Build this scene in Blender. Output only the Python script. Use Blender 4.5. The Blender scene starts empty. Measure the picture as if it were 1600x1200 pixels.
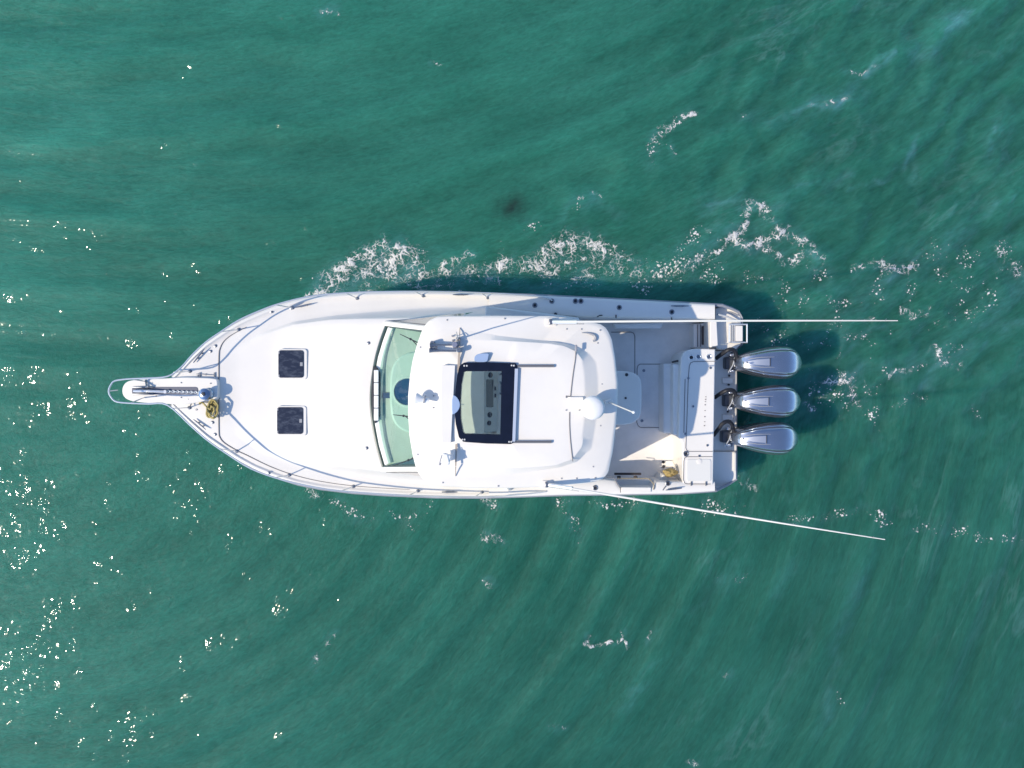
import bpy, math, random
import numpy as np
from mathutils import Vector, Matrix

# ------------------------------------------------------------------ camera, sky, sun
SC = bpy.context.scene
COL = SC.collection
F = 1081.0            # focal length in photo pixels (photo is 1600 wide)
H = 14.9              # drone height above the water
cam = bpy.data.cameras.new('camera')
cam.sensor_width = 36.0
cam.lens = 36.0 * F / 1600.0
cam.clip_end = 20000.0
cam_o = bpy.data.objects.new('camera', cam)
COL.objects.link(cam_o)
cam_o.location = (0, 0, H)
SC.camera = cam_o

SUN_EL = math.radians(42.5)
SDX, SDY = -0.956, -0.294            # direction on the ground towards the sun
world = bpy.data.worlds.new('World')
SC.world = world
world.use_nodes = True
wn = world.node_tree
wn.nodes.clear()
sky = wn.nodes.new('ShaderNodeTexSky')
sky.sky_type = 'NISHITA'
sky.sun_disc = False
sky.ozone_density = 6.5
sky.dust_density = 0.6
sky.sun_elevation = SUN_EL
sky.sun_rotation = math.atan2(SDX, SDY)
bg = wn.nodes.new('ShaderNodeBackground')
bg.inputs[1].default_value = 0.15
wo = wn.nodes.new('ShaderNodeOutputWorld')
wn.links.new(sky.outputs[0], bg.inputs[0])
wn.links.new(bg.outputs[0], wo.inputs[0])
sun = bpy.data.lights.new('sun', 'SUN')
sun.energy = 3.3
sun.angle = math.radians(0.53)
sun.color = (1.0, 0.88, 0.70)
sun_o = bpy.data.objects.new('sun', sun)
COL.objects.link(sun_o)
sun_o.location = (-20, -8, 22)
sd = Vector((SDX * math.cos(SUN_EL), SDY * math.cos(SUN_EL), math.sin(SUN_EL)))
sun_o.rotation_euler = sd.to_track_quat('Z', 'Y').to_euler()
SC.view_settings.view_transform = 'Standard'
SC.view_settings.look = 'None'
SC.view_settings.gamma = 1.0
SC.view_settings.exposure = 0.46
SC.cycles.use_denoising = True
SC.cycles.max_bounces = 6
SC.cycles.diffuse_bounces = 4
SC.cycles.transparent_max_bounces = 12

# ------------------------------------------------------------------ helpers
def P(px, py, z):
    k = (H - z) / F
    return ((px - 800.0) * k, -(py - 600.0) * k, z)

def PP(pts, z):
    return [P(a, b, z) for a, b in pts]

def sstep(a, b, x):
    t = min(1.0, max(0.0, (x - a) / (b - a)))
    return t * t * (3 - 2 * t)

def lerp_tab(tab, x):
    return float(np.interp(x, [t[0] for t in tab], [t[1] for t in tab]))

class MB:
    def __init__(s):
        s.v, s.f = [], []
    def add(s, verts, faces):
        n = len(s.v)
        s.v += [tuple(v) for v in verts]
        s.f += [tuple(i + n for i in f) for f in faces]
        return s
    def prism(s, top, z0):
        """top: world points of the upper outline, extruded straight down to z0"""
        n = len(top)
        ar = sum(top[i][0] * top[(i + 1) % n][1] - top[(i + 1) % n][0] * top[i][1] for i in range(n))
        if ar < 0:
            top = top[::-1]
        vs = list(top) + [(p[0], p[1], z0) for p in top]
        fs = [tuple(range(n)), tuple(range(2 * n - 1, n - 1, -1))]
        fs += [(i, i + n, (i + 1) % n + n, (i + 1) % n) for i in range(n)]
        return s.add(vs, fs)
    def box(s, c, d, rz=0.0, ry=0.0):
        m = Matrix.Translation(c) @ Matrix.Rotation(rz, 4, 'Z') @ Matrix.Rotation(ry, 4, 'Y')
        vs = [m @ Vector((x * d[0] / 2, y * d[1] / 2, z * d[2] / 2)) for x in (-1, 1) for y in (-1, 1) for z in (-1, 1)]
        return s.add(vs, [(0, 1, 3, 2), (4, 6, 7, 5), (0, 4, 5, 1), (2, 3, 7, 6), (0, 2, 6, 4), (1, 5, 7, 3)])
    def tube(s, pts, r, n=8, closed=False, smooth=0):
        pts = [Vector(p) for p in pts]
        if smooth:
            pts = catmull(pts, smooth, closed)
        m = len(pts)
        rs = r if isinstance(r, (list, tuple)) else None
        if rs:
            rs = list(np.interp(np.linspace(0, 1, m), np.linspace(0, 1, len(rs)), rs))
        vs, fs = [], []
        up = Vector((0, 0, 1))
        for i, p in enumerate(pts):
            a = pts[(i - 1) % m] if (closed or i > 0) else p
            b = pts[(i + 1) % m] if (closed or i < m - 1) else p
            t = (b - a).normalized()
            u = up if abs(t.dot(up)) < 0.95 else Vector((0, 1, 0))
            x = t.cross(u).normalized()
            y = x.cross(t).normalized()
            rr = rs[i] if rs else r
            for k in range(n):
                an = 2 * math.pi * k / n
                vs.append(p + x * rr * math.cos(an) + y * rr * math.sin(an))
        last = m if closed else m - 1
        for i in range(last):
            j = (i + 1) % m
            for k in range(n):
                k2 = (k + 1) % n
                fs.append((i * n + k, i * n + k2, j * n + k2, j * n + k))
        if not closed:
            fs.append(tuple(range(n - 1, -1, -1)))
            fs.append(tuple((m - 1) * n + k for k in range(n)))
        return s.add(vs, fs)
    def lathe(s, c, prof, n=24, axis='Z', rot=None):
        """prof: (radius, height) from bottom to top"""
        m = rot.to_4x4() if rot else Matrix.Identity(4)
        vs, fs = [], []
        for r, h in prof:
            for k in range(n):
                a = 2 * math.pi * k / n
                vs.append(Vector(c) + (m @ Vector((r * math.cos(a), r * math.sin(a), h))))
        for i in range(len(prof) - 1):
            for k in range(n):
                k2 = (k + 1) % n
                fs.append((i * n + k, i * n + k2, (i + 1) * n + k2, (i + 1) * n + k))
        fs.append(tuple(range(n - 1, -1, -1)))
        fs.append(tuple((len(prof) - 1) * n + k for k in range(n)))
        return s.add(vs, fs)
    def rings(s, rings, cap0=False, cap1=False, close=False):
        n = len(rings[0])
        vs = [p for r in rings for p in r]
        fs = []
        last = len(rings) if close else len(rings) - 1
        for i in range(last):
            j = (i + 1) % len(rings)
            for k in range(n):
                k2 = (k + 1) % n
                fs.append((i * n + k, i * n + k2, j * n + k2, j * n + k))
        if cap0:
            fs.append(tuple(range(n - 1, -1, -1)))
        if cap1:
            fs.append(tuple((len(rings) - 1) * n + k for k in range(n)))
        return s.add(vs, fs)
    def grid(s, rows):
        n = len(rows[0])
        vs = [p for r in rows for p in r]
        fs = [(i * n + k, (i + 1) * n + k, (i + 1) * n + k + 1, i * n + k + 1)
              for i in range(len(rows) - 1) for k in range(n - 1)]
        return s.add(vs, fs)
    def mesh(s, name, mat, ang=35):
        me = bpy.data.meshes.new(name)
        me.from_pydata([tuple(v) for v in s.v], [], s.f)
        me.validate()
        me.polygons.foreach_set('use_smooth', [True] * len(me.polygons))
        me.set_sharp_from_angle(angle=math.radians(ang))
        me.materials.append(mat)
        return me
    def build(s, name, mat, parent=None, bevel=0.0, ang=35, seg=2, recalc=True):
        me = s.mesh(name, mat, ang)
        if recalc:
            import bmesh
            bm = bmesh.new()
            bm.from_mesh(me)
            bmesh.ops.recalc_face_normals(bm, faces=bm.faces)
            bm.to_mesh(me)
            bm.free()
        o = bpy.data.objects.new(name, me)
        COL.objects.link(o)
        if parent is not None:
            o.parent = parent
        if bevel:
            b = o.modifiers.new('bevel', 'BEVEL')
            b.width = bevel
            b.segments = seg
            b.limit_method = 'ANGLE'
            b.angle_limit = math.radians(40)
            b.harden_normals = False
        return o

def catmull(pts, k, closed=False):
    out = []
    m = len(pts)
    rng = range(m) if closed else range(m - 1)
    g = (lambda i: pts[i % m]) if closed else (lambda i: pts[min(max(i, 0), m - 1)])
    for i in rng:
        p0, p1, p2, p3 = [Vector(g(i + d)) for d in (-1, 0, 1, 2)]
        for q in range(k):
            t = q / k
            out.append(0.5 * ((2 * p1) + (p2 - p0) * t + (2 * p0 - 5 * p1 + 4 * p2 - p3) * t * t + (3 * p1 - p0 - 3 * p2 + p3) * t ** 3))
    if not closed:
        out.append(Vector(pts[-1]))
    return out

def chaikin(pts, it=2):
    for _ in range(it):
        q = []
        for i in range(len(pts)):
            a, b = pts[i], pts[(i + 1) % len(pts)]
            q.append((a[0] * .75 + b[0] * .25, a[1] * .75 + b[1] * .25))
            q.append((a[0] * .25 + b[0] * .75, a[1] * .25 + b[1] * .75))
        pts = q
    return pts

def rrect(x0, y0, x1, y1, r, n=4):
    out = []
    for cx, cy, a0 in ((x1 - r, y1 - r, 0), (x0 + r, y1 - r, 90), (x0 + r, y0 + r, 180), (x1 - r, y0 + r, 270)):
        for k in range(n + 1):
            a = math.radians(a0 + 90 * k / n)
            out.append((cx + r * math.cos(a), cy + r * math.sin(a)))
    return out

def polar(pts, c, n):
    """resample a star-shaped outline at n angles about c"""
    out = []
    m = len(pts)
    for k in range(n):
        a = 2 * math.pi * k / n
        dx, dy = math.cos(a), math.sin(a)
        best = 0.0
        for i in range(m):
            ax, ay = pts[i][0] - c[0], pts[i][1] - c[1]
            bx, by = pts[(i + 1) % m][0] - c[0], pts[(i + 1) % m][1] - c[1]
            ex, ey = bx - ax, by - ay
            den = dx * ey - dy * ex
            if abs(den) < 1e-9:
                continue
            t = (ax * ey - ay * ex) / den
            u = (ax * dy - ay * dx) / den
            if t > 0 and -1e-6 <= u <= 1 + 1e-6:
                best = max(best, t)
        out.append((c[0] + dx * best, c[1] + dy * best))
    return out

# ------------------------------------------------------------------ materials
def mat(name, col, rough=0.4, metal=0.0, bump=None, var=None, coat=0.0, spec=None):
    m = bpy.data.materials.new(name)
    m.use_nodes = True
    nt = m.node_tree
    b = nt.nodes['Principled BSDF']
    b.inputs['Base Color'].default_value = (*col, 1)
    b.inputs['Roughness'].default_value = rough
    b.inputs['Metallic'].default_value = metal
    b.inputs['Coat Weight'].default_value = coat
    b.inputs['Coat Roughness'].default_value = 0.08
    if spec is not None:
        b.inputs['Specular IOR Level'].default_value = spec
    if bump or var:
        tc = nt.nodes.new('ShaderNodeTexCoord')
    if bump:
        no = nt.nodes.new('ShaderNodeTexNoise')
        no.inputs['Scale'].default_value = bump[0]
        no.inputs['Detail'].default_value = 3
        nt.links.new(tc.outputs['Object'], no.inputs['Vector'])
        bp = nt.nodes.new('ShaderNodeBump')
        bp.inputs['Strength'].default_value = bump[1]
        bp.inputs['Distance'].default_value = bump[2]
        nt.links.new(no.outputs['Fac'], bp.inputs['Height'])
        nt.links.new(bp.outputs[0], b.inputs['Normal'])
    if var:
        n2 = nt.nodes.new('ShaderNodeTexNoise')
        n2.inputs['Scale'].default_value = var[0]
        n2.inputs['Detail'].default_value = 5
        n2.inputs['Roughness'].default_value = 0.65
        nt.links.new(tc.outputs['Object'], n2.inputs['Vector'])
        rp = nt.nodes.new('ShaderNodeValToRGB')
        rp.color_ramp.elements[0].position = 0.3
        rp.color_ramp.elements[0].color = (*[c * var[1] for c in col], 1)
        rp.color_ramp.elements[1].position = 0.62
        rp.color_ramp.elements[1].color = (*col, 1)
        nt.links.new(n2.outputs['Fac'], rp.inputs[0])
        nt.links.new(rp.outputs[0], b.inputs['Base Color'])
    return m

def glass(name, tint, gloss=0.08, dark=0.0):
    m = bpy.data.materials.new(name)
    m.use_nodes = True
    nt = m.node_tree
    nt.nodes.clear()
    out = nt.nodes.new('ShaderNodeOutputMaterial')
    tr = nt.nodes.new('ShaderNodeBsdfTransparent')
    tr.inputs[0].default_value = (*tint, 1)
    gl = nt.nodes.new('ShaderNodeBsdfGlossy')
    gl.inputs['Roughness'].default_value = 0.03
    lw = nt.nodes.new('ShaderNodeLayerWeight')
    pw = nt.nodes.new('ShaderNodeMath'); pw.operation = 'POWER'; pw.inputs[1].default_value = 5.0
    ad = nt.nodes.new('ShaderNodeMath'); ad.operation = 'MULTIPLY_ADD'
    ad.inputs[1].default_value = 1 - gloss; ad.inputs[2].default_value = gloss
    mx = nt.nodes.new('ShaderNodeMixShader')
    nt.links.new(lw.outputs['Facing'], pw.inputs[0])
    nt.links.new(pw.outputs[0], ad.inputs[0])
    nt.links.new(ad.outputs[0], mx.inputs[0])
    nt.links.new(tr.outputs[0], mx.inputs[1])
    nt.links.new(gl.outputs[0], mx.inputs[2])
    nt.links.new(mx.outputs[0], out.inputs[0])
    return m

M = {
    'gel': mat('white gelcoat', (0.80, 0.765, 0.71), 0.28, bump=(3.0, 0.08, 0.01), var=(1.6, 0.955)),
    'deck': mat('nonskid white deck', (0.80, 0.80, 0.78), 0.6, bump=(160, 0.25, 0.003), var=(2.2, 0.94)),
    'sole': mat('cockpit nonskid', (0.88, 0.85, 0.82), 0.65, bump=(140, 0.3, 0.003), var=(2.6, 0.88)),
    'liner': mat('cockpit liner', (0.86, 0.83, 0.80), 0.4, var=(2.0, 0.93)),
    'vinyl': mat('seat vinyl', (0.85, 0.825, 0.79), 0.5, bump=(60, 0.2, 0.004), var=(3, 0.92)),
    'hullpaint': mat('hull side', (0.74, 0.76, 0.78), 0.2, coat=0.5),
    'rubrail': mat('grey rub rail', (0.30, 0.31, 0.35), 0.4),
    'steel': mat('polished steel', (0.76, 0.76, 0.75), 0.22, metal=0.55),
    'dullsteel': mat('worn steel', (0.30, 0.32, 0.36), 0.38, metal=0.9, var=(40, 0.6)),
    'dark': mat('dark fitting', (0.03, 0.032, 0.04), 0.45),
    'seam': mat('grey sealant', (0.22, 0.21, 0.21), 0.7),
    'tanstrip': mat('tan strip', (0.40, 0.34, 0.28), 0.7),
    'navy': mat('navy acrylic frame', (0.006, 0.008, 0.020), 0.2, var=(9, 0.7)),
    'rubber': mat('black rubber hose', (0.012, 0.012, 0.016), 0.5),
    'grayplas': mat('grey plastic', (0.28, 0.29, 0.32), 0.45),
    'shadowblue': mat('pale blue shadow colour', (0.30, 0.40, 0.58), 0.4),
    'cowl': mat('silver cowling paint', (0.50, 0.53, 0.59), 0.22, metal=0.92, coat=0.8, var=(3, 0.9)),
    'cowldark': mat('dark grey cowling apron', (0.07, 0.075, 0.09), 0.35, metal=0.2),
    'cowlpanel': mat('silver intake panel', (0.55, 0.57, 0.62), 0.3, metal=0.8),
    'dash': mat('pale dash', (0.70, 0.69, 0.665), 0.5, var=(3, 0.9)),
    'dashlight': mat('white dash trim', (0.8, 0.81, 0.79), 0.4),
    'lens': mat('blue lens', (0.030, 0.085, 0.22), 0.15, coat=0.6),
    'screen': mat('black screen', (0.008, 0.009, 0.012), 0.12),
    'yellow': mat('yellow rope', (0.50, 0.40, 0.14), 0.75, bump=(90, 0.6, 0.006), var=(30, 0.6)),
    'bag': mat('mustard cloth', (0.42, 0.32, 0.13), 0.8, bump=(50, 0.6, 0.008), var=(14, 0.55)),
    'radar': mat('radome white', (0.80, 0.80, 0.79), 0.35),
    'pole': mat('white aluminium', (0.55, 0.55, 0.54), 0.4),
    'glassgreen': glass('green tinted glass', (0.71, 0.87, 0.78), 0.06),
    'glassroof': glass('smoke tinted glass', (0.98, 0.98, 0.97), 0.03),
    'channel': mat('anchor slot', (0.10, 0.11, 0.16), 0.5),
}

def hatchglass():
    m = mat('dark blue hatch acrylic', (0.03, 0.045, 0.13), 0.18)
    nt = m.node_tree
    b = nt.nodes['Principled BSDF']
    tc = nt.nodes.new('ShaderNodeTexCoord')
    mp = nt.nodes.new('ShaderNodeMapping')
    mp.inputs['Scale'].default_value = (4, 9, 1)
    mp.inputs['Rotation'].default_value = (0, 0, 0.6)
    n = nt.nodes.new('ShaderNodeTexNoise')
    n.inputs['Scale'].default_value = 1.6
    n.inputs['Detail'].default_value = 2
    n.inputs['Roughness'].default_value = 0.7
    r = nt.nodes.new('ShaderNodeValToRGB')
    r.color_ramp.elements[0].position = 0.45
    r.color_ramp.elements[0].color = (0.020, 0.025, 0.045, 1)
    r.color_ramp.elements[1].position = 0.78
    r.color_ramp.elements[1].color = (0.085, 0.098, 0.13, 1)
    nt.links.new(tc.outputs['Object'], mp.inputs[0])
    nt.links.new(mp.outputs[0], n.inputs['Vector'])
    nt.links.new(n.outputs['Fac'], r.inputs[0])
    nt.links.new(r.outputs[0], b.inputs['Base Color'])
    return m
M['hatchglass'] = hatchglass()

# ------------------------------------------------------------------ numpy noise
def _h(ix, iy, seed):
    n = (ix.astype(np.int64) * 374761393 + iy.astype(np.int64) * 668265263 + seed * 974634777) & 0xffffffff
    n = ((n ^ (n >> 13)) * 1274126177) & 0xffffffff
    return ((n ^ (n >> 16)) & 0xffffff) / float(0x1000000)

def pnoise(x, y, seed=0):
    ix, iy = np.floor(x), np.floor(y)
    fx, fy = x - ix, y - iy
    ux, uy = fx * fx * fx * (fx * (fx * 6 - 15) + 10), fy * fy * fy * (fy * (fy * 6 - 15) + 10)
    def g(dx, dy):
        a = _h(ix + dx, iy + dy, seed) * 2 * math.pi
        return np.cos(a) * (fx - dx) + np.sin(a) * (fy - dy)
    a, b, c, d = g(0, 0), g(1, 0), g(0, 1), g(1, 1)
    return (a + (b - a) * ux) * (1 - uy) + (c + (d - c) * ux) * uy

def fbm(x, y, oct=4, seed=0, gain=0.5):
    s, a, f = 0, 1.0, 1.0
    for i in range(oct):
        s = s + a * pnoise(x * f + 17.3 * i, y * f - 9.1 * i, seed + i)
        a *= gain
        f *= 2.03
    return s

def worley(x, y, seed=0):
    ix, iy = np.floor(x), np.floor(y)
    f1 = np.full(x.shape, 9.0)
    f2 = np.full(x.shape, 9.0)
    for dx in (-1, 0, 1):
        for dy in (-1, 0, 1):
            cx, cy = ix + dx, iy + dy
            px = cx + _h(cx, cy, seed)
            py = cy + _h(cx, cy, seed + 71)
            d = np.hypot(x - px, y - py)
            f2 = np.minimum(np.maximum(f1, d), f2)
            f1 = np.minimum(f1, d)
    return f1, f2

def np_sstep(a, b, x):
    t = np.clip((x - a) / (b - a), 0, 1)
    return t * t * (3 - 2 * t)

S0 = F / H            # photo pixels per metre on the water

def seg_dist(x, y, pts):
    """distance to a polyline, and the running fraction along it"""
    best = np.full(x.shape, 1e9)
    for (ax, ay), (bx, by) in zip(pts[:-1], pts[1:]):
        ex, ey = bx - ax, by - ay
        t = np.clip(((x - ax) * ex + (y - ay) * ey) / (ex * ex + ey * ey + 1e-12), 0, 1)
        best = np.minimum(best, np.hypot(x - ax - t * ex, y - ay - t * ey))
    return best

def W(pts):
    return [((a - 800) / S0, -(b - 600) / S0) for a, b in pts]

def flow_a(x, y):
    # curved waves below and right of the boat: along, across
    return np.arctan2(y - 2.7, x + 10.7) * 13.0, np.hypot(x + 10.7, y - 2.7)
def flow_b(x, y):
    # long gently curved waves above it
    return np.arctan2(x + 9.4, 34.5 - y) * 32.0, np.hypot(x + 9.4, y - 34.5)

RIDGES = [  # crest line in photo pixels, height, width (m)
    ([(980, 250), (1080, 205), (1200, 195), (1290, 165), (1350, 125), (1420, 80), (1520, 30), (1640, -20)], 0.055, 0.42),
    ([(900, 300), (990, 262), (1100, 240), (1230, 238), (1330, 215)], 0.035, 0.5),
    ([(820, 385), (900, 330), (1000, 300), (1120, 290), (1220, 300)], 0.03, 0.4),
    ([(490, 462), (530, 420), (600, 382), (660, 410), (740, 405)], 0.05, 0.28),
    ([(1060, 410), (1120, 365), (1170, 330), (1230, 360), (1290, 410)], 0.05, 0.3),
    ([(1290, 470), (1380, 430), (1440, 395), (1530, 340), (1600, 300)], 0.045, 0.3),
    ([(1380, 560), (1470, 530), (1540, 480), (1620, 440)], 0.04, 0.3),
    ([(1540, 250), (1555, 190), (1600, 130)], 0.03, 0.3),
]

def wave(x, y):
    wx = fbm(x * 0.22, y * 0.22, 3, 11)
    wy = fbm(x * 0.22, y * 0.22, 3, 12)
    lw = fbm(x * 0.10, y * 0.10, 2, 18)
    ta, ra = flow_a(x, y)
    ampA = np_sstep(2.0, -3.0, y) * (0.55 + 0.45 * np_sstep(-6, 5, x)) * (0.75 + 0.7 * fbm(ta * .12, ra * .3, 2, 31))
    za = ampA * (0.012 * np.sin(2 * math.pi * ra / 1.45 + 3.0 * lw + 1.6 * wx) + 0.012 * np.sin(2 * math.pi * ra / 0.77 + 5 * lw + 2.2 * wy + 1.0))
    za = za + ampA * 0.018 * fbm(ra * 1.9, ta * 0.22, 4, 14, 0.6)
    tb, rb = flow_b(x, y)
    ampB = np_sstep(-3.0, 1.5, y) * (0.8 + 0.7 * fbm(tb * .12, rb * .35 + 4, 2, 33))
    zb = ampB * (0.020 * np.sin(2 * math.pi * rb / 1.7 + 3.0 * lw + 1.8 * wx) + 0.010 * np.sin(2 * math.pi * rb / 0.81 + 5 * lw + 2 * wy))
    zb = zb + ampB * 0.020 * fbm(rb * 1.7, tb * 0.20, 4, 15, 0.6)
    # diagonal chop at the right
    a = math.radians(48)
    q = -math.sin(a) * x + math.cos(a) * y
    ampC = np_sstep(1.5, 7.0, x) * np_sstep(-4.0, 0.5, y)
    zc = ampC * (0.014 * np.sin(2 * math.pi * q / 0.95 + 9 * wx + 3 * wy) + 0.030 * fbm(x * 0.8 + y * .7, (y * .75 - x * .65) * 2.4, 4, 44, .55))
    rid = (1 - np.abs(fbm(x * 0.42 + y * .36, (y * .75 - x * .65) * 1.25, 4, 46, .5)) * 2.2) * np_sstep(0.5, 6.0, x) * np_sstep(-5.0, 1.0, y)
    z = 2.0 * (za + zb + zc) + 0.055 * rid
    ca, sa = math.cos(0.35), math.sin(0.35)
    z = z + 0.020 * fbm((x * ca + y * sa) * 0.55, (-x * sa + y * ca) * 1.15, 4, 3, 0.48)
    near = (np.abs(x) < 13) & (np.abs(y) < 10)
    if near.any():
        xs, ys = x[near], y[near]
        dx, dy = 0.10 * fbm(xs * 2, ys * 2, 2, 5), 0.10 * fbm(xs * 2, ys * 2, 2, 6)
        zz = 0
        for pts, hh, ww in RIDGES:
            d = seg_dist(xs + dx, ys + dy, W(pts))
            zz = zz + 1.9 * hh * np.exp(-(d / ww) ** 2) * (0.75 + 0.6 * pnoise(xs * 1.4, ys * 1.4, 8))
        z[near] += zz
    return z

# ------------------------------------------------------------------ the water
def water_material():
    m = bpy.data.materials.new('sea water')
    m.use_nodes = True
    nt = m.node_tree
    L = nt.links.new
    b = nt.nodes['Principled BSDF']
    tc = nt.nodes.new('ShaderNodeTexCoord')
    def noise(scale, detail=3, rough=0.5, stretch=None, rot=0.0):
        n = nt.nodes.new('ShaderNodeTexNoise')
        n.inputs['Scale'].default_value = scale
        n.inputs['Detail'].default_value = detail
        n.inputs['Roughness'].default_value = rough
        if stretch:
            mp = nt.nodes.new('ShaderNodeMapping')
            mp.inputs['Scale'].default_value = stretch
            mp.inputs['Rotation'].default_value = (0, 0, rot)
            L(tc.outputs['Object'], mp.inputs[0])
            L(mp.outputs[0], n.inputs['Vector'])
        else:
            L(tc.outputs['Object'], n.inputs['Vector'])
        return n
    # silty colour patches of the water itself
    n1 = noise(0.28, 4, 0.55, (1, 1.9, 1), -0.3)
    r1 = nt.nodes.new('ShaderNodeValToRGB')
    r1.color_ramp.elements[0].position = 0.32
    r1.color_ramp.elements[0].color = (0.0205, 0.132, 0.094, 1)
    r1.color_ramp.elements[1].position = 0.70
    r1.color_ramp.elements[1].color = (0.0300, 0.166, 0.122, 1)
    L(n1.outputs['Fac'], r1.inputs[0])
    at = nt.nodes.new('ShaderNodeAttribute')
    at.attribute_name = 'air'
    mx = nt.nodes.new('ShaderNodeMix')
    mx.data_type = 'RGBA'
    mx.inputs[7].default_value = (0.12, 0.30, 0.34, 1)
    L(at.outputs['Fac'], mx.inputs[0])
    L(r1.outputs[0], mx.inputs[6])
    at2 = nt.nodes.new('ShaderNodeAttribute')
    at2.attribute_name = 'weed'
    mx2 = nt.nodes.new('ShaderNodeMix')
    mx2.data_type = 'RGBA'
    mx2.inputs[7].default_value = (0.016, 0.030, 0.028, 1)
    L(at2.outputs['Fac'], mx2.inputs[0])
    L(mx.outputs[2], mx2.inputs[6])
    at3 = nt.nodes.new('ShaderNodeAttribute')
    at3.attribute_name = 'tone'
    mu = nt.nodes.new('ShaderNodeVectorMath'); mu.operation = 'SCALE'
    # crisp streaks along the waves: bubbles, and wave light and dark put into colour
    at4 = nt.nodes.new('ShaderNodeAttribute'); at4.attribute_name = 'lie'
    fa = nt.nodes.new('ShaderNodeAttribute'); fa.attribute_name = 'flow_a'
    fb = nt.nodes.new('ShaderNodeAttribute'); fb.attribute_name = 'flow_b'
    def fnoise(src, sc, detail, rough, dist=0.0):
        mp = nt.nodes.new('ShaderNodeMapping'); mp.inputs['Scale'].default_value = sc
        n = nt.nodes.new('ShaderNodeTexNoise')
        n.inputs['Scale'].default_value = 1.0; n.inputs['Detail'].default_value = detail
        n.inputs['Roughness'].default_value = rough; n.inputs['Distortion'].default_value = dist
        L(src.outputs['Vector'], mp.inputs[0]); L(mp.outputs[0], n.inputs['Vector'])
        return n
    def both(sc, detail, rough, dist=0.0):
        p, q = fnoise(fa, sc, detail, rough, dist), fnoise(fb, sc, detail, rough, dist)
        m_ = nt.nodes.new('ShaderNodeMix')
        L(at4.outputs['Fac'], m_.inputs[0]); L(q.outputs['Fac'], m_.inputs[2]); L(p.outputs['Fac'], m_.inputs[3])
        return m_
    def math2(op, a_, b_, c_=None):
        m_ = nt.nodes.new('ShaderNodeMath'); m_.operation = op
        for i_, v_ in enumerate((a_, b_, c_)):
            if v_ is None: continue
            if hasattr(v_, 'outputs'): L(v_.outputs[0], m_.inputs[i_])
            else: m_.inputs[i_].default_value = v_
        return m_
    n_broad = both((0.40, 1.7, 1), 5, 0.58, 0.5)
    n_fine = both((2.4, 9.0, 1), 4, 0.65, 0.8)
    n_tiny = both((7.0, 20.0, 1), 2, 0.6, 0.6)
    sm = math2('MULTIPLY_ADD', n_fine, 1.0, math2('MULTIPLY_ADD', n_tiny, 1.0, math2('MULTIPLY', n_broad, 0.85)))
    mr = nt.nodes.new('ShaderNodeMapRange')
    mr.inputs['From Min'].default_value = 1.07; mr.inputs['From Max'].default_value = 1.77
    mr.inputs['To Min'].default_value = 0.79; mr.inputs['To Max'].default_value = 1.21
    mr.clamp = False
    L(sm.outputs[0], mr.inputs['Value'])
    # thin pale threads of old foam drawn out along the crests
    n_thr = both((0.42, 1.25, 1), 5, 0.58, 0.6)
    thr = math2('MULTIPLY_ADD', math2('ABSOLUTE', math2('SUBTRACT', n_thr, 0.5), 0.0), -32.0, 1.0)
    thr.use_clamp = True
    patch = nt.nodes.new('ShaderNodeMapRange')
    patch.inputs['From Min'].default_value = 0.50; patch.inputs['From Max'].default_value = 0.68
    L(both((0.35, 0.6, 1), 3, 0.55).outputs[0], patch.inputs['Value'])
    at5 = nt.nodes.new('ShaderNodeAttribute'); at5.attribute_name = 'thread'
    tf_ = math2('MULTIPLY', math2('MULTIPLY', thr, patch), 0.0)
    L(at5.outputs['Fac'], tf_.inputs[1])
    mx3 = nt.nodes.new('ShaderNodeMix'); mx3.data_type = 'RGBA'
    mx3.inputs[7].default_value = (0.20, 0.36, 0.37, 1)
    L(tf_.outputs[0], mx3.inputs[0]); L(mx2.outputs[2], mx3.inputs[6])
    mx2 = mx3
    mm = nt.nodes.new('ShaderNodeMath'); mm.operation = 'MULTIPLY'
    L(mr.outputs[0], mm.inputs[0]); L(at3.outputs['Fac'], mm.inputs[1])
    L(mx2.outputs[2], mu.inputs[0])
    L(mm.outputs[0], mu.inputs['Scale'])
    L(mu.outputs[0], b.inputs['Base Color'])
    b.inputs['Roughness'].default_value = 0.5
    b.inputs['Specular IOR Level'].default_value = 0.12
    b.inputs['Subsurface Weight'].default_value = 0.95
    b.inputs['Subsurface Radius'].default_value = (0.4, 1.0, 0.92)
    b.inputs['Subsurface Scale'].default_value = 2.6
    b.inputs['IOR'].default_value = 1.33
    b.inputs['Coat Weight'].default_value = 0.5
    b.inputs['Coat Roughness'].default_value = 0.07
    b.inputs['Coat IOR'].default_value = 1.33
    # ripples: a soft set for the body of the water, a sharper one for the skin that glints
    bp1 = nt.nodes.new('ShaderNodeBump'); bp1.inputs['Distance'].default_value = 0.05; bp1.inputs['Strength'].default_value = 0.6
    L(n_fine.outputs[0], bp1.inputs['Height'])
    L(bp1.outputs[0], b.inputs['Normal'])
    a2 = noise(2.8, 2, 0.5, (1.2, 1, 1), 0.3)
    a3 = noise(9, 1, 0.5)
    gr = nt.nodes.new('ShaderNodeAttribute')
    gr.attribute_name = 'gust'
    bp2 = nt.nodes.new('ShaderNodeBump'); bp2.inputs['Distance'].default_value = 0.17
    bp3 = nt.nodes.new('ShaderNodeBump'); bp3.inputs['Distance'].default_value = 0.012
    L(gr.outputs['Fac'], bp2.inputs['Strength'])
    L(gr.outputs['Fac'], bp3.inputs['Strength'])
    L(a2.outputs['Fac'], bp2.inputs['Height'])
    L(a3.outputs['Fac'], bp3.inputs['Height'])
    L(bp2.outputs[0], bp3.inputs['Normal'])
    L(bp3.outputs[0], b.inputs['Coat Normal'])
    return m

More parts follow.
